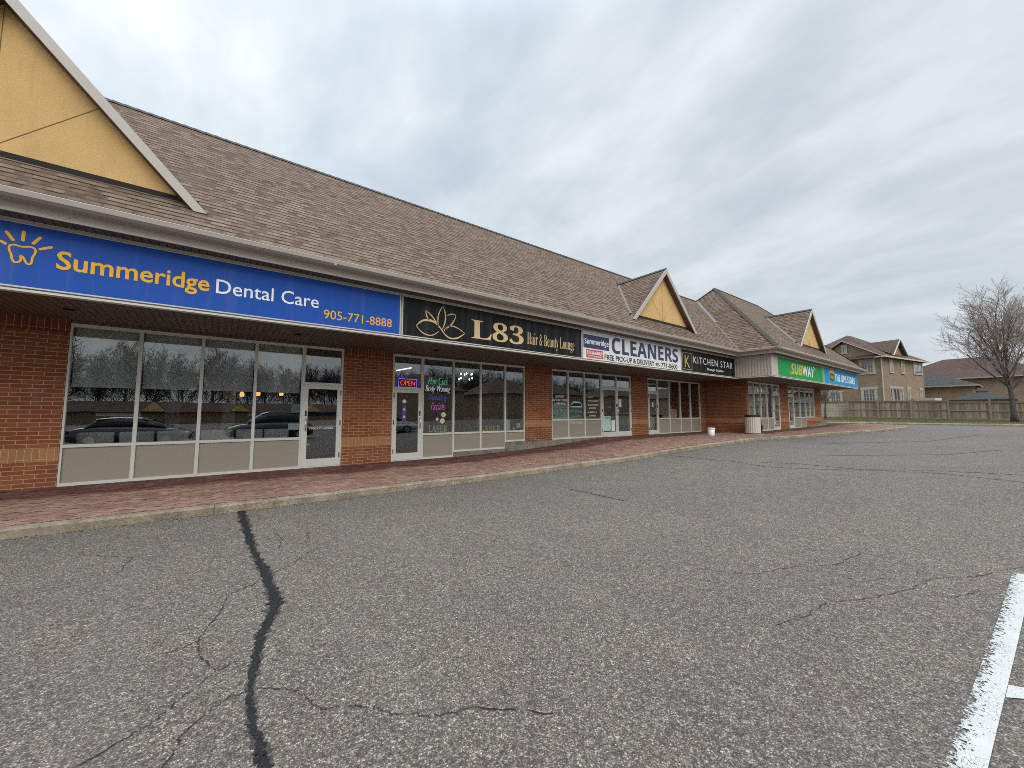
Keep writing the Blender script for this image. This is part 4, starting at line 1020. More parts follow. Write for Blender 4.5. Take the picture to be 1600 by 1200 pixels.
q.box(8.25, 8.298, 13.0, 13.36, .25, 2.6); q.box(9.702, 9.75, 13.0, 13.36, .25, 2.6); q.build('frame', 'trim_white', t)
rg = random.Random(5); q = MB(); x = 8.34
for z in (.93, 1.33, 1.73, 2.13):
    x = 8.34
    while x < 9.6:
        w_, h_ = rg.uniform(.05, .08), rg.uniform(.12, .26); q.lathe([(w_/2, z), (w_/2, z+h_*.75), (w_/4, z+h_*.8), (w_/4, z+h_)], (x, 13.12, 0), 8); x += w_+rg.uniform(.01, .09)
q.build('bottles', 'carton', t)
t = thing('door_decal', (4.42, FY, 1.3), 'purple vinyl strip with white disc on the hair lounge door', 'sticker')
bx('strip', 'purple_vinyl', t, 4.36, 4.47, FY+.012, FY+.019, 1.35, 1.86)
for z, mm in ((1.98, 'paper_white'), (1.74, 'chair_white'), (1.52, 'chair_white')):
    q = MB(); q.slab([(4.415+.06*cos(a*pi/8)*(1 if z > 1.8 else .6), FY+.011, z+.06*sin(a*pi/8)*(1 if z > 1.8 else .6)) for a in range(16)], .002); q.build('disc', mm, t)
t = thing('styling_chair', (7.0, 13.3, .22), 'black salon chair behind the hair lounge windows', 'salon chair')
q = MB(); q.lathe([(.28, .22), (.28, .26), (.05, .28), (.05, .62)], (7.0, 13.3, 0), 20); q.build('base', 'steel', t); bx('seat', 'black_plastic', t, 6.7, 7.3, 13.02, 13.58, .62, .74, bevel=.03); bx('backrest', 'black_plastic', t, 6.7, 7.3, 13.58, 13.68, .74, 1.45, bevel=.03)
# cleaners
t = thing('window_lettering', (10.95, GY, 2.1), 'white lettering about alterations in the first cleaners window', 'window lettering')
for s_, a, b, c, d in (('EXPERT', 10.68, 11.16, 2.265, 2.355), ('ALTERATIONS', 10.50, 11.30, 2.12, 2.21), ('& REPAIRS', 10.60, 11.24, 1.975, 2.065)): text('line', conv(s_, BOLD), a, b, c, d, GY-.0, 'paper_white', t, depth=.002)
t = thing('window_lettering', (12.87, GY, 1.8), 'white list of services in the third cleaners window', 'window lettering')
for s_, a, b, c, d in (('• EXPERT', 12.50, 12.92, 2.29, 2.36), ('HAND FINISH', 12.58, 13.28, 2.14, 2.21), ('• SAME DAY', 12.50, 13.25, 1.96, 2.03), ('SERVICE', 12.62, 13.10, 1.82, 1.89), ('• CARPETS', 12.50, 13.12, 1.64, 1.71), ('& MORE', 12.62, 13.05, 1.50, 1.57)): text('line', conv(s_, BOLD), a, b, c, d, GY, 'paper_white', t, depth=.002)
decal('window_poster', 'paper_mint', 10.50, 11.31, 1.415, 1.95, GY+.02, 'pale mint poster with dark figures in the first cleaners window', 'poster', (('PANTS', 10.98, 11.25, 1.80, 1.86, 'sign_black'), ('SHIRTS', 10.55, 10.85, 1.80, 1.86, 'sign_black'), ('DRY CLEAN', 10.56, 10.95, 1.50, 1.56, 'paper_teal'), ('X', 10.83, 10.97, 1.56, 1.84, 'paper_teal')))
t = decal('window_poster', 'paper_teal', 11.50, 12.20, 1.415, 2.0, GY+.02, 'teal poster of folded clothes in the second cleaners window', 'poster', (('SHIRT SPECIAL', 11.44, 12.24, 1.66, 1.76, 'paper_white'), ('$ 1.99', 11.62, 12.10, 1.46, 1.58, 'paper_white')))
for z, w_ in ((1.98, .34), (2.03, .32), (2.08, .28), (2.13, .20)): bx('folded_clothes', 'paper_mint' if z < 2.1 else 'paper_white', t, 11.86-w_, 11.86+w_, GY+.0, GY+.015, z-.10, z+.01-.02)
o = text('panel_lettering', 'PONGEES', 11.50, 12.22, 1.20, 1.31, FY+.03, 'cream_vinyl', None, depth=.002); tag(o, 'worn pale lettering on the panel under the second cleaners window', 'lettering')
decal('door_poster', 'paper_mint', 13.56, 14.02, .86, 1.50, FY+.018, 'mint and teal poster low on the left cleaners door', 'poster', (('OPEN', 13.62, 13.96, 1.36, 1.46, 'paper_teal'), ('6 DAYS', 13.62, 13.96, 1.04, 1.2, 'cream_vinyl')))
decal('door_poster', 'paper_white', 14.08, 14.32, .84, 1.32, FY+.018, 'narrow white paper beside the mint poster on the cleaners door', 'poster')
decal('door_poster', 'paper_white', 14.62, 14.82, 1.92, 2.28, FY+.018, 'white paper notice high on the right cleaners door', 'notice')
decal('door_poster', 'paper_navy', 13.75, 14.15, 1.55, 2.0, FY+.03, 'dark navy hours notice on the left cleaners door', 'notice', (('HOURS', 13.82, 14.08, 1.88, 1.94, 'paper_white'),))
t = thing('garment_rail', (12.4, 13.2, .6), 'rail of bagged garments behind the cleaners window', 'garment rail')
q = MB(); q.tube([(10.2, 13.2, 2.3), (15.6, 13.2, 2.3)], .02, 8); q.tube([(10.2, 13.2, .6), (10.2, 13.2, 2.3)], .02, 8); q.tube([(15.6, 13.2, .6), (15.6, 13.2, 2.3)], .02, 8); q.build('rail', 'steel', t)
rg = random.Random(9)
for k in range(16):
    x = 10.6+k*.29; q = MB(); h_ = rg.uniform(.8, 1.15); q.hexa([(x-.05, 12.95, 2.2-h_), (x+.05, 12.95, 2.2-h_), (x+.05, 13.45, 2.2-h_), (x-.05, 13.45, 2.2-h_)], [(x-.02, 13.02, 2.2), (x+.02, 13.02, 2.2), (x+.02, 13.38, 2.2), (x-.02, 13.38, 2.2)]); q.build('garment', rg.choice(['paper_navy', 'carton', 'shade_fabric', 'purple_vinyl', 'paper_teal']), t)
# kitchen shop
decal('window_poster', 'paper_white', 19.1, 19.7, 1.42, 1.86, GY+.06, 'pale framed print low in the kitchen shop window', 'poster', (('K', 19.32, 19.48, 1.54, 1.74, 'gold'),))
decal('door_notice', 'paper_white', 17.26, 17.38, 1.95, 2.20, FY+.018, 'small white label on the kitchen shop door', 'notice')
t = thing('display_cabinet', (20, 13, .58), 'grey kitchen display cabinets behind the kitchen shop window', 'cabinet')
bx('carcass', 'room_dark', t, 18, 21.8, 13, 13.6, .6, 1.5); 
for k in range(5): bx('cupboard_door', 'shade_fabric', t, 18.05+k*.75, 18.72+k*.75, 12.975, 12.998, .7, 1.42)
q = MB()
for x in (20.3, 21.2): q.box(x, x+.06, 12.0, 12.06, .58, 3.42)
tag(q.build('curtain_panel', 'shade_fabric'), 'thin pale upright panels inside the kitchen shop window', 'panel')
# sandwich shop and parcel shop
decal('menu_poster', 'paper_mint', 23.0, 23.62, 1.45, 2.6, FYB+.08, 'tall green and white poster behind the litter bin', 'poster', (('FRESH', 23.05, 23.55, 2.2, 2.4, 'paper_teal'), ('SUBS', 23.05, 23.55, 1.8, 2.0, 'paper_teal')))
t = thing('hanging_menu', (25.0, FYB+.25, 2.6), 'lit green and white hanging panel in the sandwich shop window', 'light panel')
bx('panel', 'paper_teal', t, 24.72, 25.40, FYB+.22, FYB+.26, 2.35, 3.10); bx('lit_strip', 'menu_light', t, 24.75, 25.37, FYB+.21, FYB+.219, 2.88, 3.08); bx('lit_strip', 'menu_light', t, 24.75, 25.37, FYB+.21, FYB+.219, 2.37, 2.52); bx('green_strip', 'sign_green', t, 24.75, 25.37, FYB+.212, FYB+.219, 2.58, 2.82)
t = thing('parcel_rack', (32.0, 9.7, .7), 'rack of pale parcels filling the parcel store window', 'rack')
q = MB(); 
for z in (1.42, 1.9, 2.4, 2.9): q.box(29.9, 33.8, 9.5, 9.9, z-.03, z)
for x in (29.9, 30.9, 31.9, 32.9, 33.78): q.box(x, x+.03, 9.52, 9.88, .7, 3.3)
q.build('shelves', 'wood_shelf', t); rg = random.Random(2)
for z in (1.425, 1.905, 2.405, 2.905):
    for k in range(8):
        if rg.random() < .2: continue
        x = 29.97+k*.49; w_, h_ = rg.uniform(.24, .4), rg.uniform(.22, .42); bx('parcel', rg.choice(['paper_white', 'chair_white', 'carton', 'paper_white']), t, x, x+w_, 9.47, 9.8, z, z+h_)
# on the walk
t = thing('litter_bin', (22.0, 8.5, zs(22, 8.5)), 'ribbed pale concrete litter bin with black lid by the brick corner', 'litter bin')
bz = zs(22, 8.5)+.005
q = MB(); q.lathe([(.325, bz+.04), (.33, bz+.07), (.33, bz+.85), (.335, bz+.88)], (22.0, 8.5, 0), 44, 1, .06); q.build('body', 'bin_concrete', t)
q = MB(); q.lathe([(.30, bz), (.30, bz+.045)], (22.0, 8.5, 0), 24); q.build('foot', 'dark_metal', t)
q = MB(); q.lathe([(.355, bz+.87), (.37, bz+.885), (.37, bz+.935), (.34, bz+.96), (.22, bz+.975), (.19, bz+.95), (.18, bz+.80)], (22.0, 8.5, 0), 32); q.build('lid', 'black_plastic', t, smooth=False)
q = MB(); q.lathe([(.42, bz-.008), (.42, bz+.003)], (22.0, 8.42, 0), 28); tag(q.build('bin_pad', 'bin_concrete'), 'thin pale round pad under the litter bin', 'pad')
t = thing('bucket', (19.25, 9.3, zs(19.25, 9.3)), 'white plastic pail with lid on the pavers by the brick return', 'bucket')
bz = zs(19.25, 9.3)+.006
q = MB(); q.lathe([(.145, bz), (.15, bz+.01), (.165, bz+.335)], (19.25, 9.3, 0), 28); q.build('body', 'bucket_white', t, smooth=True); q = MB(); q.lathe([(.168, bz+.30), (.176, bz+.30), (.176, bz+.37), (.165, bz+.378), (.05, bz+.376)], (19.25, 9.3, 0), 28); q.build('lid', 'bucket_white', t)
q = MB(); 
for k in range(6):
    a0, a1 = -.9-k*.12, -.9-(k+1)*.12; r = .1595; q.poly([(19.25+r*cos(a1), 9.3+r*sin(a1), bz+.10), (19.25+r*cos(a0), 9.3+r*sin(a0), bz+.10), (19.25+(r+.007)*cos(a0), 9.3+(r+.007)*sin(a0), bz+.22), (19.25+(r+.007)*cos(a1), 9.3+(r+.007)*sin(a1), bz+.22)])
q.build('label', 'paper_navy', t)
t = thing('planter', (23.3, 8.72, .65), 'dark leafy plant in a black pot beside the litter bin', 'planter')
q = MB(); q.lathe([(.13, .66), (.18, .98), (.19, 1.0)], (23.35, 8.7, 0), 20); q.build('pot', 'black_plastic', t)
q = MB(); rg = random.Random(4)
for k in range(160):
    d = Vector((rg.gauss(0, 1), rg.gauss(0, 1), rg.gauss(0, .8))).normalized(); p = Vector((23.35, 8.7, 1.13))+d*rg.uniform(.05, .22); a = d.orthogonal().normalized()*.03; b = d.cross(a).normalized()*.018
    q.poly([p-a, p-b+d*.02, p+a+d*.05, p+b+d*.02])
q.build('foliage', 'leaf_dark', t)

# ------------------------------------------------------------------ verge, fence, trees, houses
rg = random.Random(21); q = MB()
for k in range(26000):
    x = 46.38+6.0*rg.random(); y = rg.uniform(-8, 16); h_ = rg.uniform(.03, .10)*(1.6 if rg.random() < .06 else 1); a = rg.uniform(0, 6.28); w_ = .012; z = zl(x, y)-.005
    q.poly([(x-w_*cos(a), y-w_*sin(a), z), (x+w_*cos(a), y+w_*sin(a), z), (x+rg.uniform(-.04, .04), y+rg.uniform(-.04, .04), z+h_)], rg.random())
tag(q.build('grass', 'grass_blade', rnd=True), 'short patchy green and straw grass on the verge', 'grass', kind='stuff')
fence = thing('board_fence', (52, 4, zl(52, 4)), 'weathered grey board fence with posts behind the grass verge', 'fence')
py_ = [11.0, 8.71, 6.41, 4.07, 1.72, -.6, -2.95, -5.3, -7.6]
rg = random.Random(8)
for k, (a, b) in enumerate(zip(py_, py_[1:])):
    zb, zt = 1.07+.02*(a-4)+.03, (2.93 if a > 3 else 2.62+.05*max(0, a))-.0; zt = interp((a+b)/2, [-8, 2, 5, 11], [2.55, 2.66, 2.80, 2.98])
    q = MB(); y = b+.06; n_ = 16
    for i in range(n_):
        y0 = b+.06+(a-b-.12)*i/n_; y1 = b+.06+(a-b-.12)*(i+1)/n_
        q.box(52+rg.uniform(-.008, .008), 52.03, y0+.004, y1-.004, zb+rg.uniform(-.03, .03)+.0, zt-.10+rg.uniform(-.02, .01))
    q.build('board_panel', 'fence_wood', fence)
    q = MB(); q.box(51.94, 51.99, b+.06, a-.06, zt-.14, zt-.03); q.box(51.945, 51.99, b+.06, a-.06, (zb+zt)/2-.05, (zb+zt)/2+.05); q.box(51.95, 51.99, b+.06, a-.06, zb+.02, zb+.12); q.box(51.90, 52.09, b+.04, a-.04, zt-.03, zt+.015); q.build('rail', 'post_wood', fence)
for k, a in enumerate(py_):
    zt = interp(a, [-8, 2, 5, 11], [2.62, 2.74, 2.90, 3.04])+(.16 if k == 4 else 0); q = MB(); q.box(51.915, 52.055, a-.07, a+.07, .95, zt); q.box(51.90, 52.07, a-.085, a+.085, zt, zt+.04); q.build('post', 'post_wood', fence)
wall_ = thing('stone_wall', (52.5, 13, 1.2), 'pale stone block garden wall at the fence end', 'garden wall')
bx('wall', 'stone_block', wall_, 52.4, 52.8, 11.15, 20, 1.0, 2.86); bx('coping', 'foundation_concrete', wall_, 52.33, 52.87, 11.10, 20, 2.862, 2.96)

def bare_tree(seed, height, trunk, r0, limbs=11, spread=.55, lv=(7, 6, 4), sides=5, minr=.010, crown0=.12, sub=True):
    """returns two mesh builders (trunk with limbs, twigs) with the root at the origin"""
    rg = random.Random(seed); A_, B_ = MB(), MB()
    def path(p, d, ln, r, r1, n, up, wob):
        pts, rad = [p.copy()], [r]; d = d.normalized()
        for k in range(n):
            d = (d+Vector((rg.gauss(0, wob), rg.gauss(0, wob), rg.gauss(0, wob*.6)+up))).normalized(); p = p+d*(ln/n); pts.append(p.copy()); rad.append(r+(r1-r)*(k+1)/n)
        return pts, rad
    def at_(pts, u):
        f = u*(len(pts)-1); i = min(int(f), len(pts)-2); return pts[i].lerp(pts[i+1], f-i), (pts[i+1]-pts[i]).normalized()
    tp, tr = path(Vector((0, 0, -.1)), Vector((rg.uniform(-.03, .03), rg.uniform(-.03, .03), 1)), height*.62, r0, r0*.30, 8, .02, .035); tr[0] = r0*1.35
    A_.tube(tp, tr, 10)
    def grow(p, d, ln, r, lev):
        n = 5 if lev == 0 else (4 if lev == 1 else 3)
        pts, rad = path(p, d, ln, r, max(minr*.7, r*.35), n, .085 if lev < 2 else .04, .08 if lev < 2 else .13)
        (A_ if lev < 1 else B_).tube(pts, rad, sides+1 if lev == 0 else (4 if lev == 1 else 3), False)
        if lev >= len(lv): return
        for k in range(lv[lev]):
            u = .22+.78*(k+rg.random())/lv[lev]; u = min(.98, u); q_, dd = at_(pts, u); sd = dd.cross(Vector((rg.gauss(0, 1), rg.gauss(0, 1), rg.gauss(0, 1)))).normalized()
            ang = rg.uniform(.35, .75)+(.1 if lev else 0)
            grow(q_, dd*cos(ang)+sd*sin(ang), ln*(rg.uniform(.36, .60) if lev < 2 else rg.uniform(.4, .65)), max(minr, r*.42), lev+1)
    for k in range(limbs):
        u = trunk/(height*.62)+(1-trunk/(height*.62))*(k/limbs)**1.1; p, dd = at_(tp, min(u, .97)); a = k*2.4+rg.uniform(-.4, .4)
        tilt = spread*(1.5-.9*k/limbs); d = Vector((cos(a)*sin(tilt), sin(a)*sin(tilt), cos(tilt)))
        grow(p, d, height*rg.uniform(.40, .54)*(1-.25*k/limbs), r0*.40*(1-.45*k/limbs), 0)
    grow(tp[-1], Vector((0, 0, 1)), height*.38, r0*.30, 0)
    return A_, B_
mt = thing('maple_tree', (50.3, .50, zl(50.3, .5)), 'large bare maple with dark trunk on the verge before the fence', 'tree', local=True)
a_, b_ = bare_tree(19, 9.7, 2.2, .19, 17, .47, (9, 7, 4), 6, .010); a_.build('trunk', 'bark_dark', mt, smooth=True); b_.build('crown', 'twig', mt)
st_ = thing('young_tree', (50.0, 12.45, zl(50, 12.4)), 'small bare tree with slim dark trunk beside the parcel store pillar', 'tree', local=True)
a_, b_ = bare_tree(5, 4.6, 1.5, .10, 9, .6, (6, 5, 3), 5, .009); a_.build('trunk', 'bark_dark', st_, smooth=True); b_.build('crown', 'twig', st_)
sp = thing('spruce_tree', (56, 14.2, 1.1), 'grey green spruce behind the stone wall', 'tree')
q = MB(); q.tube([(56, 14.2, 1.1), (56, 14.2, 5.4)], [.09, .02], 6); q.build('trunk', 'bark_dark', sp); q = MB(); rg = random.Random(6)
for k in range(2600):
    u = rg.random()**.7; z = 1.5+4.0*(1-u)*1.0; r = .12+1.25*(1-(z-1.5)/4.0); a = rg.uniform(0, 6.28); rr = r*sqrt(rg.random()); p = Vector((56+rr*cos(a), 14.2+rr*sin(a), z-.25*rr)); d = Vector((cos(a), sin(a), -.35+rg.uniform(-.3, .3)))*.16; s_ = Vector((-sin(a), cos(a), rg.uniform(-.5, .5)))*.035
    q.poly([p-s_, p+d*.6, p+s_, p-d*.3])
q.build('crown', 'needle', sp)

# the brown brick house: local x along its right-hand face, local y along its left-hand face
def local_house(name, loc, rz, label, cat='house'): return thing(name, loc, label, cat, rz=rz, local=True)
def hwin(par, face, a0, a1, z0, z1, cols=2, rows=2, surround=.16, lintel=.12, sill=True, glass='house_glass', mull=1):
    """window on face 'R' (plane y=0, facing -y) or 'L' (plane x=0, facing -x)"""
    def b(q, s0, s1, d0, d1, z0_, z1_):
        if face == 'R': q.box(s0, s1, d0, d1, z0_, z1_)
        else: q.box(d0, d1, s0, s1, z0_, z1_)
    q = MB()
    if surround: b(q, a0-surround, a0-.002, -.05, .02, z0-.06, z1+.02); b(q, a1+.002, a1+surround, -.05, .02, z0-.06, z1+.02)
    if lintel: b(q, a0-surround-.06, a1+surround+.06, -.07, .02, z1+.022, z1+.022+lintel+.08)
    if sill: b(q, a0-surround-.05, a1+surround+.05, -.09, .02, z0-.16, z0-.062)
    t = .07
    b(q, a0, a0+t, -.03, .03, z0, z1); b(q, a1-t, a1, -.03, .03, z0, z1); b(q, a0+t, a1-t, -.03, .03, z0, z0+t); b(q, a0+t, a1-t, -.03, .03, z1-t, z1)
    for k in range(1, cols): c = a0+(a1-a0)*k/cols; w_ = .05 if k*2 == cols else .022; b(q, c-w_, c+w_, -.025, .025, z0+t, z1-t)
    for k in range(1, rows): c = z0+(z1-z0)*k/rows; b(q, a0+t, a1-t, -.015, .015, c-.016, c+.016)
    o = q.build('window', 'trim_white', par)
    q = MB(); b(q, a0+.03, a1-.03, -.006, .0, z0+.03, z1-.03); q.build('pane', glass, o); return o
hs = local_house('brick_house', (59.5, 9.446, 0), R(-10.6), 'two storey brown brick house with cream window surrounds')
q = MB(); q.box(0, 11.3, 0.031, 10, .9, 8.15); q.slab([(0, 10.0, 8.15), (0, .031, 8.15), (0, 3.35, 10.15)][::1], .2); q.build('wall', 'house_brick', hs, fixn=True)
q = MB(); e = 8.15; o_ = .5; hy = 5.5; pk_ = 3.75
q.slab([(-o_, -o_, e), (11.8, -o_, e), (11.8-5.5, hy-.5, e+pk_), (5.0, hy-.5, e+pk_)], .14); q.slab([(11.8, -o_, e), (11.8, 10.5, e), (6.3, 5.0, e+pk_)], .14); q.slab([(11.8, 10.5, e), (-o_, 10.5, e), (5.0, 5.0, e+pk_), (6.3, 5.0, e+pk_)], .14); q.slab([(-o_, 10.5, e), (-o_, -o_, e), (5.0, 5.0, e+pk_)], .14)
hr = q.build('roof', 'shingle_brown', hs)
# wide gable over the left-hand face
q = MB(); gz = 10.42
q.slab([(-o_, -.35, 8.2), (4.6, 3.3, gz), (-o_, 3.3, gz)][::-1] if False else [(-o_, -.35, 8.2), (3.9, -.35+.3, 8.5), (3.9, 3.3, gz), (-o_, 3.3, gz)], .12); q.slab([(-o_, 6.9, 8.2), (-o_, 3.3, gz), (3.9, 3.3, gz), (3.9, 6.6, 8.5)], .12); q.build('gable_roof', 'shingle_brown', hr)
q = MB(); q.slab([(-.12, .2, 8.4), (-.12, 3.3, gz-.22), (-.12, 6.4, 8.4)], .3); q.build('gable_wall', 'house_brick', hs, fixn=True)
q = MB()
for s_ in (-1, 1): q.beam((-o_-.03, 3.3, gz-.06), (-o_-.03, 3.3+s_*3.65, 8.14), .05, .2, (1, 0, 0))
q.box(-o_-.05, -o_+.02, -.5, 10.4, e-.16, e-.001); q.box(-o_-.05, 11.8, -o_-.07, -o_, e-.16, e-.001); q.build('fascia', 'fascia_metal', hs)
q = MB(); q.slab([(-.9, .3, 8.02), (-.05, .3, 8.36), (-.05, 6.4, 8.36), (-.9, 6.4, 8.02)], .06); q.build('pent_roof', 'shingle_brown', hs, fixn=True)
# right-hand dormer gable
q = MB(); q.slab([(1.95, -.45, 8.45), (3.80, -.45, 10.36), (3.80, 3.2, 10.36)], .1); q.slab([(3.80, -.45, 10.36), (5.65, -.45, 8.45), (3.80, 3.2, 10.36)], .1); dd = q.build('dormer_roof', 'shingle_brown', hr)
q = MB(); q.slab([(2.2, -.1, 8.5), (5.4, -.1, 8.5), (3.8, -.1, 10.14)], .2); q.build('dormer_wall', 'house_brick', hs)
q = MB()
for s_ in (-1, 1): q.beam((3.8, -.47, 10.28), (3.8+s_*1.88, -.47, 8.36), .05, .18, (0, 1, 0))
q.build('rake_board', 'trim_white', hs)
hwin(hs, 'L', .71, 1.78, 6.35, 7.75, 4, 3, .2); hwin(hs, 'L', .71, 1.78, 2.7, 4.40, 4, 4, .2, .2); hwin(hs, 'L', 4.0, 5.0, 2.9, 4.25, 4, 3, .2)
q = hwin(hs, 'L', 3.08, 3.42, 9.0, 9.72, 2, 2, .1, .08); q.location.x -= .14
hwin(hs, 'R', 2.12, 2.78, 6.5, 7.75, 2, 3, .12); hwin(hs, 'R', 5.12, 5.72, 6.5, 7.75, 2, 3, .12); hwin(hs, 'R', 8.5, 10.8, 6.6, 7.75, 6, 3, .14)
hwin(hs, 'R', 1.80, 2.25, 2.9, 4.55, 1, 3, .1, .12); hwin(hs, 'R', 4.45, 4.9, 2.9, 4.55, 1, 3, .1, .12); hwin(hs, 'R', 6.28, 6.8, 2.8, 4.6, 2, 4, .12, .12); hwin(hs, 'R', 9.75, 10.35, 3.4, 4.6, 2, 3, .1)
o = hwin(hs, 'R', 2.6, 4.1, 2.1, 4.55, 2, 1, .08, .12, False); 
q = MB(); q.box(3.45, 4.0, -.02, -.008, 2.2, 4.4); q.build('open_panel', 'room_dark', o)
q = MB(); q.tube([(-.12, -.10, 8.0), (-.06, -.06, 7.6), (-.06, -.06, 1.2)], .055, 8); q.build('downpipe', 'clad_metal', hs)
q = MB(); q.box(7.5, 9.6, -2.2, -.05, 2.6, 2.75); q.build('deck', 'post_wood', hs); q = MB(); q.box(7.6, 9.5, -1.9, -.06, 3.2, 3.5); q.build('awning', 'bin_concrete', hs)

def hip_house(name, x0, x1, y0, y1, z0, ze_, rise, ov, wall_m, roof_m, label, cat='house'):
    t = thing(name, ((x0+x1)/2, (y0+y1)/2, z0), label, cat)
    bx('wall', wall_m, t, x0, x1, y0, y1, z0, ze_)
    X0, X1, Y0, Y1 = x0-ov, x1+ov, y0-ov, y1+ov; q = MB(); w_, l_ = X1-X0, Y1-Y0; h_ = min(w_, l_)/2; zz = ze_+rise
    if l_ > w_: a, b = ((X0+X1)/2, Y0+h_, zz), ((X0+X1)/2, Y1-h_, zz); F = [[(X0, Y0, ze_), (X1, Y0, ze_), a], [(X1, Y0, ze_), (X1, Y1, ze_), b, a], [(X1, Y1, ze_), (X0, Y1, ze_), b], [(X0, Y1, ze_), (X0, Y0, ze_), a, b]]
    else: a, b = (X0+h_, (Y0+Y1)/2, zz), (X1-h_, (Y0+Y1)/2, zz); F = [[(X0, Y0, ze_), (X1, Y0, ze_), b, a], [(X1, Y0, ze_), (X1, Y1, ze_), b], [(X1, Y1, ze_), (X0, Y1, ze_), a, b], [(X0, Y1, ze_), (X0, Y0, ze_), a]]
    for f in F: q.slab(f, .12)
    q.build('roof', roof_m, t)
    q = MB(); q.box(X0-.04, X0, Y0, Y1, ze_-.16, ze_-.002); q.box(X0-.04, X1, Y0-.04, Y0, ze_-.16, ze_-.002); q.build('gutter', 'gutter_metal', t)
    return t
g1 = hip_house('garage', 73.5, 79.5, 3.6, 14.0, 1.1, 5.2, 1.75, .5, 'house_brick', 'shingle_slate', 'low brown garage with dark slate hip roof behind the fence', 'garage')
r1_ = hip_house('red_roof_house', 82, 94, -3, 13, 1.2, 6.6, 3.3, .6, 'house_brick', 'shingle_red', 'far house showing a long red brown roof beyond the garage')
hip_house('brown_roof_house', 78, 90, -16, -5.5, 1.2, 5.4, 3.2, .6, 'house_brick', 'shingle_brown', 'brown roofed house behind the maple at the right edge')
gz_ = thing('gazebo', (57.2, 2.2, 1.2), 'garden gazebo with grey metal hip roof rising above the fence', 'gazebo')
q = MB()
for x in (55.6, 58.8):
    for y in (.7, 4.0): q.box(x-.06, x+.06, y-.06, y+.06, 1.1, 2.9)
q.build('post', 'dark_metal', gz_); q = MB(); c = (57.2, 2.3, 3.72)
BB_ = [(55.2, .35, 2.93), (59.2, .35, 2.93), (59.2, 4.3, 2.93), (55.2, 4.3, 2.93)]; T_ = [(56.9, 2.0, 3.66), (57.5, 2.0, 3.66), (57.5, 2.6, 3.66), (56.9, 2.6, 3.66)]
for k in range(4): q.slab([BB_[k], BB_[(k+1) % 4], T_[(k+1) % 4], T_[k]], .05)
q.box(56.85, 57.55, 1.95, 2.65, 3.68, 3.75); q.build('roof', 'shingle_slate', gz_)
q = MB(); q.box(55.15, 59.25, .3, 4.35, 2.80, 2.925); q.build('beam', 'dark_metal', gz_)

# ------------------------------------------------------------------ across the lot (seen only as reflections in the shop glass)
A0 = []
for sd_ in (31, 42, 57): a_, b_ = bare_tree(sd_, 11.5, 2.0, .17, 11, .5, (8, 7, 3), 4, .020); A0.append((a_, b_))
proto = []
rg = random.Random(77); n_ = 0
for k in range(92):
    j = k % 3
    if k < 3:
        t = thing('bare_tree', (0, 0, 0), 'bare leafless tree across the parking lot, mirrored in the shop windows', 'tree', 'bare trees across the parking lot', local=True)
        A0[j][0].build('trunk', 'wood_far', t); A0[j][1].build('crown', 'wood_far', t); proto.append(t)
    else: t = copy_tree(proto[j])
    row = k//46; t.location = (-80+(k % 46)*4.4+2.2*row+rg.uniform(-1.2, 1.2), -76-11*row-rg.uniform(0, 8), -.1); t.rotation_euler = (0, 0, rg.uniform(0, 6)); s_ = rg.uniform(.95, 1.25); t.scale = (s_, s_, s_)
op = thing('opposite_plaza', (-6, -66, 0), 'low brown plaza with yellow gables across the lot, mirrored in glass', 'plaza')
bx('wall', 'house_brick', op, -40, 24, -72, -66, -.2, 2.0)
q = MB(); q.slab([(-41, -65.4, 1.95), (-41, -69, 3.7), (25, -69, 3.7), (25, -65.4, 1.95)], .15); q.slab([(-41, -69, 3.7), (-41, -72.6, 1.95), (25, -72.6, 1.95), (25, -69, 3.7)], .15); q.build('roof', 'shingle_brown', op, fixn=True)
for x in (-33, -21, -9, 3, 15):
    q = MB(); q.slab([(x+1.5, -65.2, 2.1), (x-1.5, -65.2, 2.1), (x, -65.2, 3.5)], 1.2); q.build('gable_wall', 'stucco_yellow', op)
for x, m_ in ((-33, 'sign_white'), (-23, 'sign_cyan'), (-13, 'sign_white'), (-3, 'sign_red'), (7, 'sign_white'), (17, 'sign_navy')): bx('sign_panel', m_, op, x-2.6, x+2.6, -65.98, -65.9, 1.25, 1.8)
for x, yy in ((60, -46), (82, -44), (104, -40), (124, -30)):
    h_ = hip_house('brick_house_across', x, x+15, yy-10, yy, .5, 6.4, 3.2, .5, 'house_brick', 'shingle_brown', 'brown hip roofed house beyond the lot, mirrored in the cleaners and kitchen shop windows'); h_['group'] = 'houses mirrored in the right-hand windows'
for x, m_ in ((22, 0), (40, 1)): hip_house('brick_house_across', x, x+13, -48, -38, 0, 5.6, 3.2, .5, 'house_brick', 'shingle_brown', ('brown hip roofed house across the lot, nearest the opposite plaza', 'brown hip roofed house across the lot, farther from the plaza')[m_])
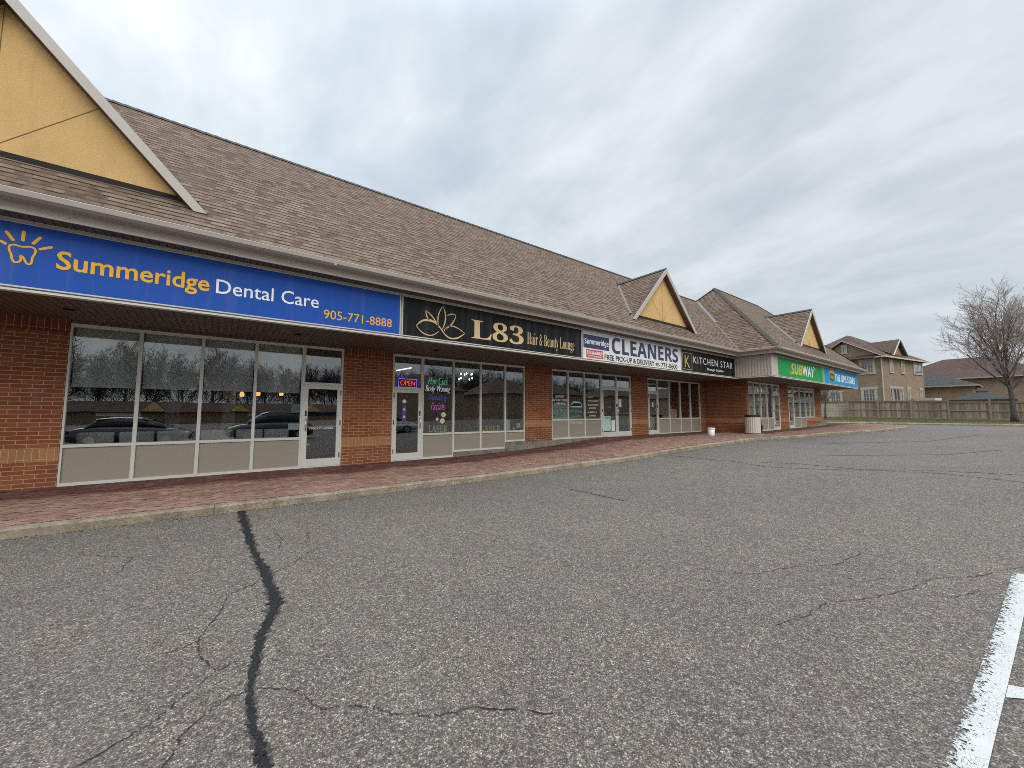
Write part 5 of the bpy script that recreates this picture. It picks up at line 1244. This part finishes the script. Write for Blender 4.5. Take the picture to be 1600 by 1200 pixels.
def car(loc, rz, paint_, label, tall=0):
    t = thing('parked_car', loc, label, 'car', 'cars parked across the lot', rz=rz, local=True)
    L = 4.6; prof = [(-2.3, .35, .62), (-2.25, .28, .80), (-1.9, .22, .92), (-1.35, .2, .98), (-.9, .2, 1.0), (.2, .2, .98), (1.0, .2, .95), (1.7, .22, .86), (2.2, .28, .70), (2.3, .36, .60)]
    def loft(st, nm, m_, par):
        q = MB(); rings = []
        for x, zlo, zhi, hw_, hr in st:
            rings.append(len(q.v)); q.v += [Vector(p) for p in ((x, -hw_*.94, zlo), (x, -hw_, zlo+(zhi-zlo)*.45), (x, -hr, zhi-.06), (x, -hr*.86, zhi), (x, hr*.86, zhi), (x, hr, zhi-.06), (x, hw_, zlo+(zhi-zlo)*.45), (x, hw_*.94, zlo))]
        for a, b in zip(rings, rings[1:]):
            for k in range(8): q.f.append((a+k, b+k, b+(k+1) % 8, a+(k+1) % 8)); q.mi.append(0); q.rn.append(0)
        q.f.append(tuple(rings[0]+k for k in range(8))); q.f.append(tuple(rings[-1]+7-k for k in range(8))); q.mi += [0, 0]; q.rn += [0, 0]
        return q.build(nm, m_, par, smooth=True, fixn=True)
    b_ = loft([(x, lo, hi+tall*.12, .72+.17*min(1, (2.35-abs(x))*1.4), .68+.15*min(1, (2.35-abs(x))*1.4)) for x, lo, hi in prof], 'body', paint_, t)
    rf = 1.44+tall*.3
    loft([(-1.85+.25*(1-tall), .9, 1.0+tall*.1, .80, .74), (-1.25, .9, rf-.10, .80, .64), (-.6, .9, rf, .80, .62), (.3, .9, rf-.01, .80, .62), (.75, .9, rf-.22, .80, .66), (1.35, .88, .98+tall*.1, .80, .74)], 'cabin_glass', 'car_glass', t)
    loft([(-1.30, rf-.13, rf-.075, .655, .63), (-.6, rf-.07, rf+.012, .645, .61), (.3, rf-.07, rf+.0, .645, .61), (.62, rf-.16, rf-.12, .66, .63)], 'roof_panel', paint_, t)
    for x in (-1.38, 1.42):
        for s_ in (-1, 1):
            q = MB(); q.tube([(x, s_*.70, .33), (x, s_*.90, .33)], .33, 22); w_ = q.build('wheel', 'tyre', t); q = MB(); q.tube([(x, s_*.88, .33), (x, s_*.912, .33)], .20, 14); q.build('rim', 'steel', w_)
    for s_ in (-1, 1): bx('headlight', 'chair_white', t, 2.12, 2.24, s_*.62-.16, s_*.62+.16, .60, .72); bx('taillight', 'sign_red', t, -2.31, -2.22, s_*.62-.14, s_*.62+.14, .68, .82)
car((-3.4, -5.0, 0), R(8), 'car_dark', 'dark blue grey sedan parked behind the viewer, mirrored in dental windows')
car((2.6, -6.2, 0), R(172), 'car_black', 'black wagon parked behind the viewer, mirrored beside the dental door', 1)
car((10.2, -7.2, .1), R(5), 'car_silver', 'silver sedan parked behind the viewer, mirrored in the lounge windows', .3)
car((-9.5, -5, 0), R(20), 'car_teal', 'dark teal sedan parked far left behind the viewer')
